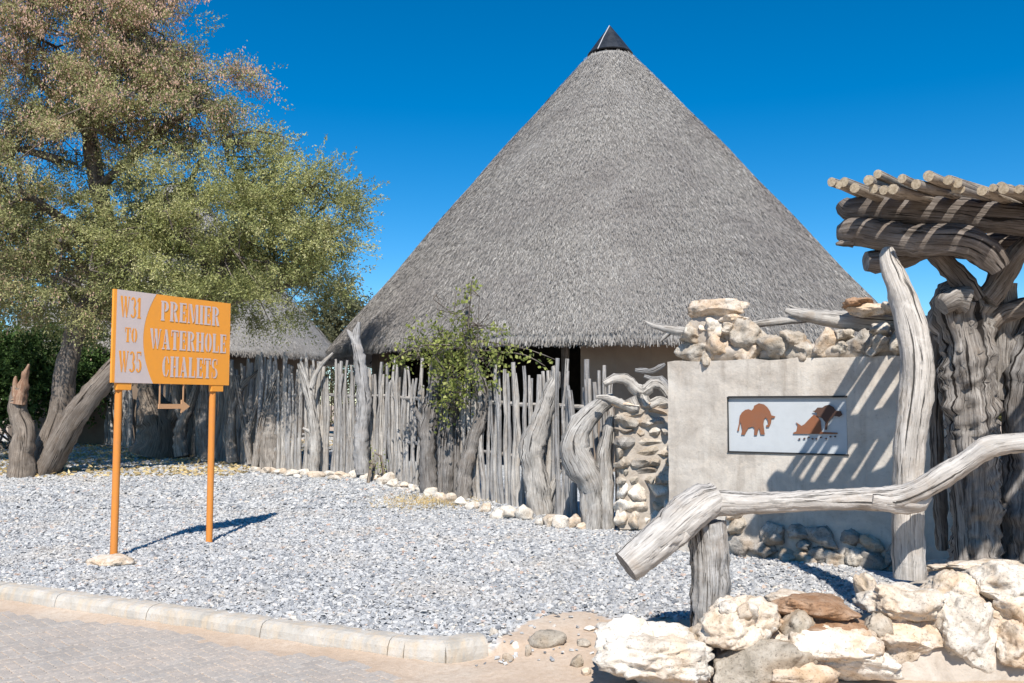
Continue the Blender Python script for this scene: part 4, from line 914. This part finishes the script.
# stone edging at the fence foot
eb = thing('stone_edging', G(430, 500), 'row of rough white edging stones along the foot of the pole fence', 'edging')
r = random.Random(77)
for px, py, wd_, hh in [(500, 514, 16, 12), (512, 513, 20, 13), (526, 514, 18, 14), (551, 521, 16, 14), (562, 522, 18, 15), (575, 522, 14, 14), (387, 479, 13, 12), (395, 484, 12, 10), (381, 482, 9, 8), (412, 488, 9, 8), (422, 489, 10, 8), (430, 492, 12, 9), (440, 497, 11, 8), (450, 499, 12, 10), (461, 503, 13, 8), (472, 506, 12, 9), (485, 509, 12, 9), (540, 523, 9, 8), (583, 527, 10, 8),
        (268, 471, 13, 8), (280, 472, 12, 8), (292, 474, 14, 7), (304, 473, 12, 7), (316, 475, 14, 8), (329, 474, 12, 7), (341, 476, 13, 7), (353, 475, 12, 8), (365, 477, 14, 8), (374, 479, 10, 7), (404, 486, 8, 7), (298, 477, 10, 5), (335, 479, 12, 5), (256, 470, 9, 6)]:
    p = G(px, py + hh / 2 - 1); Yd = p.y
    link('edging_stone', rockmesh('stone', (m(wd_, Yd) * 1.1, m(wd_, Yd) * .9, m(hh, Yd) * 1.15), r.choice([ST_WHITE, ST_WHITE, ST_CREAM]), int(px), 2 if wd_ < 14 else 3, .3, angular=.7), eb, p + Vector((0, 0, m(hh, Yd) * .4)), (0, 0, r.uniform(-.4, .4)))

# ================================================================== SIGN
SA = Vector((0.491, 0.871, 0)).normalized(); SN = Vector((SA.y, -SA.x, 0))
B0 = P(111.4, 382.5, 8.95)
def sgn_s(px):   # distance along the sign where it is seen at px
    u = (px - CX) / F; return (u * B0.y - B0.x) / (SA.x - u * SA.y)
SW = sgn_s(229.2); SH = P(111.4, 288.8, 8.95).z - B0.z
def S3(a, b_, d=0.0): return B0 + SA * a + SN * d + Vector((0, 0, b_))
sg = thing('direction_sign', (S3(SW / 2, 0).x, S3(SW / 2, 0).y, 0), 'orange sign board on two orange posts reading PREMIER WATERHOLE CHALETS', 'sign')
bd = link('board', prism([(0, 0), (SW, 0), (SW, SH), (0, SH)], S3, 0.0, -0.025, ORANGE), sg)
def U(x, y): return (x * SW, y * SH)
arc = [(0.352 - 0.085 * math.sin(math.pi * max(0, min(1, t_ / 1.0))) , 1 - t_) for t_ in np.linspace(0, 1, 17)]
arc = [(0.233 + 0.098 * ((1 - 2 * t_) ** 2) * (1.0 if t_ < .5 else .9), 1 - t_) for t_ in np.linspace(0, 1, 21)]
pp = [U(0.022, 0.0), ] + [U(a, b_) for a, b_ in arc[::-1]] + [U(0.022, 1.0)]
link('pale_print', mesh('pale_print', [S3(a, b_, .002) for a, b_ in pp], [tuple(range(len(pp)))], PALE, False), bd)
def R4(x0, y0, x1, y1): return [(x0, y0), (x1, y0), (x1, y1), (x0, y1)]
def band(cx, cy, rx, ry, a0, a1, tx, ty):
    out = []; N = 12
    for i in range(N):
        q = []
        for a, k_ in ((a0 + (a1 - a0) * i / N, 0), (a0 + (a1 - a0) * (i + 1) / N, 0), (a0 + (a1 - a0) * (i + 1) / N, 1), (a0 + (a1 - a0) * i / N, 1)):
            a = math.radians(a); q.append((cx + (rx - tx * k_) * math.cos(a), cy + (ry - ty * k_) * math.sin(a)))
        out.append(q)
    return out
ser = lambda x0, x1, y: [R4(x0, y, x1, y + .07)]
stem = lambda x: [R4(x, .07, x + .32, .93)] + ser(x - .06, x + .38, 0) + ser(x - .06, x + .38, .93)
GL = {
 'P': (stem(.06) + band(.44, .73, .46, .27, -90, 90, .30, .08), .92),
 'R': (stem(.06) + band(.44, .75, .44, .25, -90, 90, .30, .08) + [[(.46, .47), (.70, .50), (.98, .0), (.66, .0)]], 1.0),
 'E': (stem(.06) + [R4(.44, .93, .84, 1), R4(.44, 0, .84, .07), R4(.44, .47, .68, .54), R4(.74, .72, .84, .93), R4(.74, .07, .84, .28), R4(.62, .38, .68, .47), R4(.62, .54, .68, .63)], .88),
 'M': ([R4(.0, 0, .30, .06), R4(.1, .06, .19, 1), [(.22, 1), (.50, 1), (.78, .1), (.62, .0)], [(.80, .1), (.98, 1), (.94, 1), (.70, .05)], R4(1.0, .06, 1.30, 1), R4(.94, 0, 1.36, .06)], 1.36),
 'I': (stem(.06), .44),
 'W': ([[(.0, 1), (.32, 1), (.50, .0), (.36, .0)], [(.54, .1), (.66, .6), (.62, .8), (.50, .3)], [(.52, 1), (.84, 1), (.98, .0), (.84, .0)], [(1.02, .1), (1.24, 1), (1.16, 1), (.97, .35)], R4(1.10, .94, 1.32, 1)], 1.30),
 'A': ([[(.34, 1), (.60, 1), (.94, .07), (.60, .07)], [(.12, .07), (.22, .07), (.40, .72), (.36, .85)], R4(.0, 0, .34, .07), R4(.54, 0, 1.0, .07), R4(.26, .28, .56, .35)], 1.0),
 'T': ([R4(.28, .07, .60, .90), R4(.20, 0, .68, .07), R4(.0, .93, .88, 1), R4(.0, .68, .09, .93), R4(.79, .68, .88, .93)], .88),
 'H': (stem(.06) + [R4(.66, .07, .98, .93)] + ser(.60, 1.04, 0) + ser(.60, 1.04, .93) + [R4(.44, .46, .60, .54)], 1.04),
 'O': (band(.42, .5, .42, .5, 97, 263, .30, .07) + band(.50, .5, .42, .5, -83, 83, .30, .07), .92),
 'L': (stem(.06) + [R4(.44, 0, .84, .07), R4(.74, .07, .84, .36)], .88),
 'C': (band(.42, .5, .42, .5, 97, 263, .30, .07) + band(.48, .5, .34, .5, 20, 83, .12, .07) + band(.48, .5, .34, .5, -83, -20, .12, .07), .84),
 'S': (band(.40, .74, .38, .26, 60, 262, .24, .07) + band(.42, .26, .38, .26, -120, 80, .24, .07) + [[(.05, .62), (.35, .52), (.78, .38), (.45, .48)], R4(.66, .70, .74, .98), R4(.04, .02, .12, .30)], .82),
 '3': (band(.36, .74, .38, .26, -70, 150, .26, .07) + band(.36, .27, .42, .27, -150, 80, .28, .07), .80),
 '1': ([R4(.16, .07, .46, 1), R4(.06, 0, .56, .07), [(.0, .78), (.14, .82), (.14, .98), (.0, .86)]], .56),
 '5': (band(.36, .32, .42, .32, -150, 100, .28, .07) + [R4(.08, .52, .17, .93), R4(.08, .93, .70, 1), R4(.58, .82, .70, .925)], .80)}
def word(txt, x0, x1, y0, y1, mat):
    tot = sum(GL[c_][1] for c_ in txt) + .12 * (len(txt) - 1); V, Fc = [], []; x = 0; q_ = 0
    for c_ in txt:
        for poly in GL[c_][0]:
            b = len(V); ar = sum(poly[i][0] * poly[(i + 1) % len(poly)][1] - poly[(i + 1) % len(poly)][0] * poly[i][1] for i in range(len(poly)))
            if ar < 0: poly = poly[::-1]
            for a, h in poly: V.append(S3((x0 + (x1 - x0) * (x + a) / tot) * SW, (y0 + (y1 - y0) * h) * SH, .004 + .00012 * (q_ % 9)))
            Fc.append(tuple(range(b, b + len(poly)))); q_ += 1
        x += GL[c_][1] + .12
    link('lettering', mesh('lettering', V, Fc, mat, False), bd)
word('PREMIER', .37, .893, .71, .935, PALE); word('WATERHOLE', .286, .963, .388, .613, PALE); word('CHALETS', .393, .885, .078, .313, PALE)
word('W31', .047, .209, .707, .935, ORANGE); word('TO', .09, .184, .44, .598, ORANGE); word('W35', .047, .226, .115, .344, ORANGE)
for px, bx in ((118, 125), (212, 213)):
    q = G(px + 0, 557 if px < 150 else 545.5); s = sgn_s(122.5 if px < 150 else 216.2); top = S3(s, -0.06, -0.05); ft_ = Vector((top.x, top.y, H(top.x, top.y) - .1))
    V, Fc, UV, MI = limb([ft_, top], [.036, .036], 16, 2, 0, 0); link('post', mesh('post', V, Fc, [POSTO, POSTO], True, MI, UV), sg)
    s = s + .03; link('bracket', box('bracket', S3(s, -.035, -.03), .17, .05, .075, SA, SN, ORANGE, .004), sg)
ar = thing('hanging_arrow', S3(.8, -.3), 'small tan arrow board pointing right, hung under the orange sign', 'arrow sign')
s_a, s_b = sgn_s(160), sgn_s(191); zz = -.235
for s in (sgn_s(160.5), sgn_s(184)):
    link('hanger', prism([(s, zz + .02), (s + .014, zz + .02), (s + .014, .0), (s, .0)], S3, -.008, -.016, ARROW), ar)
L_ = s_b - s_a; link('arrow', prism([(s_a, zz - .025), (s_a + L_ * .72, zz - .025), (s_a + L_ * .72, zz - .07), (s_b, zz), (s_a + L_ * .72, zz + .07), (s_a + L_ * .72, zz + .025), (s_a, zz + .025)], S3, -.004, -.018, ARROW), ar)
pb_ = P(112, 567, 8.75); link('concrete_footing', rockmesh('cf', (.5, .3, .12), ST_CREAM, 5, 4, .3), loc=(pb_.x, 8.78, 0.01), label='crumbling cream concrete footing at the base of the sign\'s left post', cat='footing')

# ================================================================== PERGOLA
pg = thing('pergola', (3.3, 6.6, .38), 'rustic pergola of thick crooked logs with a roof of round poles over the wall', 'pergola')
def part(nm, parts, mats): return link(nm, woodmesh(nm, parts, mats), pg)
part('beam', [dict(**pxl([(842, 203, 16), (850, 209, 24), (870, 209, 29), (905, 210, 32), (950, 213, 33), (1000, 218, 34), (1060, 224, 34), (1130, 230, 32)], 6.5, [.40, .36, .24, .1, .02, 0, 0, 0]), segs=24, step=.04, seed=91, lump=.10, ridge=.10)], [W_DARK, ENDD])
part('beam', [dict(**pxl([(838, 232, 16), (846, 232, 28), (862, 231, 32), (890, 237, 33), (920, 240, 36), (960, 240, 34), (985, 252, 34), (1000, 268, 24)], 6.42, [.36, .33, .26, .16, .1, 0, 0, 0]), segs=24, step=.04, seed=92, lump=.14, ridge=.12),
    dict(**pxl([(852, 242, 12), (843, 243, 8), (836, 244, 3)], 6.72), segs=10, step=.03, seed=93)], [W_DARK, ENDD])
part('beam', [dict(**pxl([(900, 222, 20), (940, 243, 26), (990, 247, 30), (1050, 246, 32), (1130, 248, 30)], 7.1), segs=18, step=.06, seed=94, lump=.15, ridge=.1)], [W_DARK, ENDD])
part('beam', [dict(**pxl([(930, 222, 18), (980, 224, 20), (1040, 222, 20), (1140, 222, 20)], 7.75), segs=14, step=.08, seed=95, lump=.15, ridge=.1)], [W_DARK, ENDD])
part('brace', [dict(**pxl([(866, 262, 22), (884, 262, 26), (905, 258, 22), (930, 250, 20), (950, 268, 22), (965, 285, 24), (975, 300, 24)], 6.7), segs=18, step=.04, seed=96, lump=.2, ridge=.12)], [W_DARK, ENDD])
part('brace', [dict(**pxl([(985, 300, 26), (1000, 280, 26), (1012, 262, 24), (1030, 240, 20)], 6.7), segs=18, step=.04, seed=97, lump=.25, ridge=.12)], [W_DARK, ENDD])
part('brace', [dict(**pxl([(985, 330, 20), (1000, 315, 20), (1024, 308, 20), (1060, 296, 18)], 6.8), segs=14, step=.04, seed=98, lump=.25, ridge=.12)], [W_DARK, ENDD])
part('post', [dict(**pxl([(909, 578, 33), (908, 540, 32), (908, 480, 31), (911, 430, 32), (917, 380, 35), (914, 340, 34), (905, 305, 29), (896, 280, 24), (889, 262, 19), (888, 250, 13)], 6.12, [0, 0, 0, 0, .02, .06, .14, .22, .28, .32]), segs=28, step=.04, seed=99, lump=.10, ridge=.12, twist=.3)], [W_POST, ENDD])
part('trunk', [dict(**pxl([(978, 566, 56), (978, 540, 50), (976, 500, 48), (974, 450, 50), (972, 400, 56), (968, 350, 60), (962, 315, 62), (962, 296, 54), (968, 285, 30)], 6.85), segs=44, step=.025, seed=103, lump=.22, ridge=.22, twist=.9, gn=.26),
    dict(**pxl([(1000, 400, 20), (1003, 350, 26), (1002, 310, 34), (1000, 285, 30)], 6.95), segs=18, step=.05, seed=104, lump=.3, ridge=.15),
    dict(**pxl([(940, 305, 24), (952, 298, 26), (965, 300, 30)], 6.65), segs=16, step=.03, seed=105, lump=.35, ridge=.15),
    dict(**pxl([(962, 566, 16), (960, 520, 14), (956, 480, 12), (955, 440, 10)], 6.8), segs=12, step=.05, seed=106, lump=.3)], [W_KNOT, ENDD])
part('trunk', [dict(**pxl([(943, 550, 12), (940, 500, 14), (936, 430, 14), (937, 370, 16), (940, 320, 18)], 7.15), segs=14, step=.05, seed=107, lump=.3, ridge=.12)], [W_DARK, ENDD])
part('trunk', [dict(**pxl([(1030, 575, 60), (1028, 520, 54), (1024, 460, 44), (1024, 410, 44), (1030, 370, 50), (1045, 330, 50), (1060, 290, 40), (1070, 250, 30)], 6.9), segs=36, step=.035, seed=108, lump=.25, ridge=.22, twist=.8, gn=.28)], [W_KNOT, ENDD])
# roof poles
SLp = Vector((0.715, 0.70, 0.0)).normalized(); tips = [(831.5, 182), (844, 182), (854.6, 188), (868.4, 180), (877.6, 173.8), (893, 189), (902, 178.5), (916, 184), (928.4, 176), (948, 180), (960.7, 189), (957.6, 183), (982, 190.7), (993, 187.7), (1003.7, 189), (1019, 189)]
xx_ = 1031
while xx_ < 1180: tips.append((xx_, 186 + random.uniform(-6, 5))); xx_ += random.uniform(11, 18)
r = random.Random(3); tips += [(tx_ + r.uniform(5, 9), r.uniform(182, 190)) for tx_, ty_ in tips if r.random() < .4]
for i, (tx_, ty_) in enumerate(tips):
    Y_ = 6.02 + 0.50 * max(0, min(1, (890 - tx_) / 60)) + r.uniform(-.05, .05); p0 = P(tx_, ty_, Y_); a = math.atan2(SLp.y, SLp.x) + r.gauss(0, .035); L_ = r.uniform(2.2, 2.6)
    e = Vector((math.cos(a), math.sin(a), 0)); top_z = P(900, 193, 6.45).z + .03
    p1 = p0 + e * L_; p1.z = top_z + r.uniform(.0, .05) + .02
    rad = .033 * r.uniform(.82, 1.15)
    link('roof_pole', woodmesh('roof_pole', [dict(pts=[p0, (p0 + p1) / 2 + Vector((0, 0, r.gauss(0, .008))), p1], rad=[rad, rad * .97, rad * .9], segs=12, step=.15, seed=200 + i, lump=.06, ridge=.02)], [W_SLAT, END]), pg)

# the same roof goes on over the walkway beyond the right edge of the photograph
x_, i = 2.78, 0
while x_ < 5.6:
    p0 = Vector((x_, 4.38 + r.uniform(-.06, .06), 3.0 + r.uniform(-.03, .04))); a = math.radians(46.6) + r.gauss(0, .03); L_ = r.uniform(2.3, 2.6); rad = .035 * r.uniform(.85, 1.15)
    p1 = p0 + Vector((math.cos(a), math.sin(a), 0.02)) * L_
    link('roof_pole', woodmesh('roof_pole', [dict(pts=[p0, (p0 + p1) / 2, p1], rad=[rad, rad * .97, rad * .9], segs=12, step=.3, seed=260 + i, lump=.06, ridge=.02)], [W_SLAT, END]), pg)
    x_ += r.uniform(.07, .125); i += 1
part('beam', [dict(pts=[(3.1, 4.7, 2.86), (4.2, 4.72, 2.85), (6.0, 4.7, 2.86)], rad=[.1, .11, .1], segs=18, step=.08, seed=140, lump=.12, ridge=.1)], [W_DARK, ENDD])
part('beam', [dict(pts=[(4.1, 4.9, 2.72), (4.15, 5.8, 2.74), (4.3, 7.2, 2.7)], rad=[.1, .11, .1], segs=18, step=.08, seed=141, lump=.12, ridge=.1)], [W_DARK, ENDD])
part('post', [dict(pts=[(4.6, 4.72, .1), (4.55, 4.75, 1.4), (4.62, 4.72, 2.8)], rad=[.15, .12, .11], segs=20, step=.06, seed=142, lump=.12, ridge=.12)], [W_POST, ENDD])
# ================================================================== LOG RAIL
lr = thing('log_rail', P(710, 640, 5.75), 'bent pale log resting on a short cracked post in front of the plastered wall', 'log rail')
dY = [-.42, -.34, -.2, -.02, .0, .02, .05, .05, .0, -.05, -.1, -.15, -.2]
link('log', woodmesh('log', [dict(**pxl([(626, 567, 36), (640, 556, 40), (660, 539, 41), (682, 519, 43), (700, 505, 40), (716, 497, 30)], 5.76, [-.16, -.14, -.1, -.05, 0, .03]), segs=44, step=.02, seed=121, lump=.09, ridge=.16, twist=.5, gn=.06),
    dict(**pxl([(696, 507, 24), (715, 503, 27), (750, 503, 23), (800, 501, 21), (850, 499, 23), (893, 498, 26), (918, 490, 23), (942, 476, 25), (966, 462, 21), (985, 449, 24), (1008, 444, 21), (1060, 441, 22)], 5.78, [0, 0, 0, 0, 0, -.03, -.08, -.1, -.12, -.15, -.16, -.2]), segs=36, step=.025, seed=129, lump=.09, ridge=.15, twist=.9, gn=.05),
    dict(**pxl([(870, 500, 18), (900, 503, 22), (921, 501, 19), (929, 496, 9)], 5.74), segs=20, step=.03, seed=122, lump=.25, ridge=.15),
    dict(**pxl([(688, 534, 14), (680, 542, 11), (676, 547, 5)], 5.62), segs=12, step=.02, seed=133, lump=.3)], [W_LOG, ENDD]), lr)
link('post', woodmesh('post', [dict(**pxl([(708, 655, 37), (709, 620, 38), (710, 585, 39), (709, 550, 38), (706, 522, 36)], 5.84), segs=44, step=.02, seed=125, lump=.08, ridge=.26, twist=.2, gn=.10)], [W_CRACK, ENDD]), lr)

# ================================================================== ROCKS
def boulder(px, py, Y, wd_, hh, dp, mat, seed, label, nm='boulder', sub=5, rough=.3, rz=0.0, ang=.6, ry=0.0):
    return link(nm, rockmesh(nm, (m(wd_, Y), dp, m(hh, Y)), mat, seed, sub, rough, angular=ang), loc=P(px, py, Y), rot=(0, ry, rz), label=label, cat='rock')
b_ = thing('boulder', P(650, 682, 5.45), 'big rugged white boulder, leftmost at the foot of the short post', 'rock')
link('rock', rockmesh('rock', (m(96, 5.45), .36, m(48, 5.45)), ST_WHITE, 301, 5, .42, angular=.5), b_, P(650, 655, 5.45), (0, .12, 0))
link('rock', rockmesh('rock', (m(38, 5.5), .22, m(30, 5.5)), ST_WHITE, 302, 4, .4), b_, P(634, 636, 5.52))
b_ = thing('nodular_boulder', P(742, 655, 5.5), 'cream boulder with orange nodules right of the short post', 'rock')
link('rock', rockmesh('rock', (m(74, 5.5), .34, m(50, 5.5)), ST_CREAM, 305, 5, .38, angular=.4), b_, P(742, 630, 5.5), (0, -.15, .2))
r = random.Random(8)
for i in range(12): link('nodule', rockmesh('nodule', tuple(r.uniform(.07, .13) for _ in range(3)), ST_CREAM if i % 2 else ST_WHITE, 310 + i, 3, .3), b_, P(742 + r.uniform(-26, 24), 622 + r.uniform(-14, 16), 5.43 + r.uniform(-.03, .05)))
boulder(760, 668, 5.36, 84, 46, .34, ST_GREY, 320, 'grey angular rock under the cream nodular boulder', ang=.95, rough=.18, ry=-.2)
boulder(797, 632, 5.5, 36, 34, .22, ST_GREY, 322, 'small grey-brown rock wedged between the nodular boulder and brown slabs', sub=4)
sb = thing('layered_slab', P(820, 640, 5.6), 'brown flat sandstone slabs, layered, lying on the cream rocks', 'rock')
link('slab', rockmesh('slab', (m(76, 5.6), .36, m(22, 5.6)), ST_BROWN, 330, 5, .22, angular=.9), sb, P(815, 606, 5.62), (0, .03, 0))
link('slab', rockmesh('slab', (m(74, 5.6), .38, m(22, 5.6)), ST_BROWN, 331, 5, .25, angular=.9), sb, P(822, 624, 5.6), (0, .06, 0))
boulder(832, 654, 5.48, 104, 44, .36, ST_WHITE, 335, 'wide cream-white rock under the brown layered slabs', rough=.35)
boulder(790, 598, 5.95, 40, 14, .3, ST_CREAM, 337, 'low pale flat rock behind the brown slabs beside the gravel', sub=4)
boulder(800, 676, 5.3, 60, 26, .25, ST_CREAM, 338, 'low tan rock half sunk in sand below the grey angular rock', sub=4)
# low mortared stone wall / raised bed
lw = thing('low_stone_wall', (3.4, 5.9, 0), 'low mortared wall of white rocks holding the raised sandy bed under the pergola', 'stone wall')
V, Fc = [], []; gx = np.linspace(1.7, 9.0, 130); gy = np.linspace(5.25, 8.4, 60)
for y in gy:
    for x in gx:
        le = 1.98 + 0.42 * max(0, (y - 5.5)) + (0.5 if y > 6.6 else 0) * (y - 6.6); fr = sstep(5.40, 5.68, y + .05 * noise.noise(Vector((x * 3, 0, 0)))); lf = sstep(le - .22, le + .42, x); bk = 1 - sstep(7.3, 7.9, y) * (1 if x < 4.3 else 0)
        hgt = .385 * fr * lf * bk + .012 * noise.noise(Vector((x * 5, y * 5, 0))) + 0.03 * fr * noise.noise(Vector((x * 1.8, y * 1.8, 4)))
        base = H(x, y); V.append((x, y, -0.16 + .0 + (base + .16) * 0.0 + max(-.16, 0) + (hgt + 0.16 + base * (1 - fr * lf) - .045 * (1 - fr * lf) - (0.0)) if True else 0))
V = [(x, y, z - 0.16 + 0.0) for x, y, z in V]
nx = len(gx); Fc = [(j * nx + i, j * nx + i + 1, (j + 1) * nx + i + 1, (j + 1) * nx + i) for j in range(len(gy) - 1) for i in range(nx - 1)]
link('mortar_bed', mesh('mortar_bed', V, Fc, MORTAR, True), lw)
for i, (px, py, Yy, wd_, hh, dp, mt, ry) in enumerate([(900, 593, 5.72, 66, 34, .36, ST_WHITE, .08), (951, 585, 5.78, 48, 32, .3, ST_CREAM, 0), (998, 578, 5.8, 66, 36, .4, ST_WHITE, -.1), (966, 628, 5.6, 58, 62, .28, ST_WHITE, 0), (908, 636, 5.6, 66, 42, .26, ST_CREAM, .1),
        (1012, 606, 5.68, 38, 32, .3, ST_CREAM, 0), (1012, 634, 5.6, 42, 42, .3, ST_CREAM, .1), (867, 588, 5.85, 17, 38, .2, ST_CREAM, -.15), (880, 622, 5.58, 34, 26, .2, ST_GREY, .3), (985, 560, 6.15, 60, 10, .3, ST_CREAM, 0), (935, 560, 6.3, 40, 10, .25, ST_CREAM, 0), (930, 610, 5.68, 34, 26, .2, ST_GREY, 0), (986, 605, 5.75, 30, 18, .2, ST_CREAM, 0),
        (1050, 585, 5.8, 60, 36, .35, ST_WHITE, 0), (1055, 625, 5.65, 50, 50, .3, ST_WHITE, 0), (1105, 600, 5.75, 60, 50, .35, ST_CREAM, 0), (1150, 610, 5.7, 50, 60, .35, ST_WHITE, 0), (862, 640, 5.5, 44, 34, .25, ST_CREAM, .2)]):
    link('rock', rockmesh('rock', (m(wd_, Yy), dp, m(hh, Yy)), mt, 400 + i, 5 if wd_ > 40 else 4, .32, angular=.75), lw, P(px, py + 6, Yy), (0, ry, 0))
# loose stones in the dirt
for i, (px, py, wd_, hh, mt, lab) in enumerate([(547, 637, 32, 16, ST_GREY, 'half buried flat grey stone in the sandy dirt, largest of the loose stones'), (508, 657, 12, 9, ST_WALL, 'small pale round pebble nearest the kerb end'), (528, 651, 7, 11, ST_WALL, 'small pale upright pebble between the kerb end and the buried grey stone'),
        (583, 643, 14, 7, ST_WALL, 'small pale oval stone right of the buried grey stone'), (577, 661, 13, 12, ST_GREY, 'dark blue-grey pebble left of the big white boulder'), (516, 646, 8, 10, ST_WHITE, 'little white stone beside the gravel spill'), (493, 632, 9, 8, ST_WALL, 'small pale stone wedged against the kerb end'), (590, 628, 12, 5, ST_WHITE, 'thin white chip on the dirt beside the log shadow'), (586, 671, 9, 8, ST_CREAM, 'cream pebble at the left foot of the big white boulder')]):
    p = G(px, py + hh / 2); link('loose_stone', rockmesh('ls', (m(wd_, p.y), m(wd_, p.y) * .8, m(hh, p.y) * 1.1), mt, 500 + i, 3, .2, angular=.5), loc=p + Vector((0, .02, m(hh, p.y) * .3)), label=lab, cat='stone')
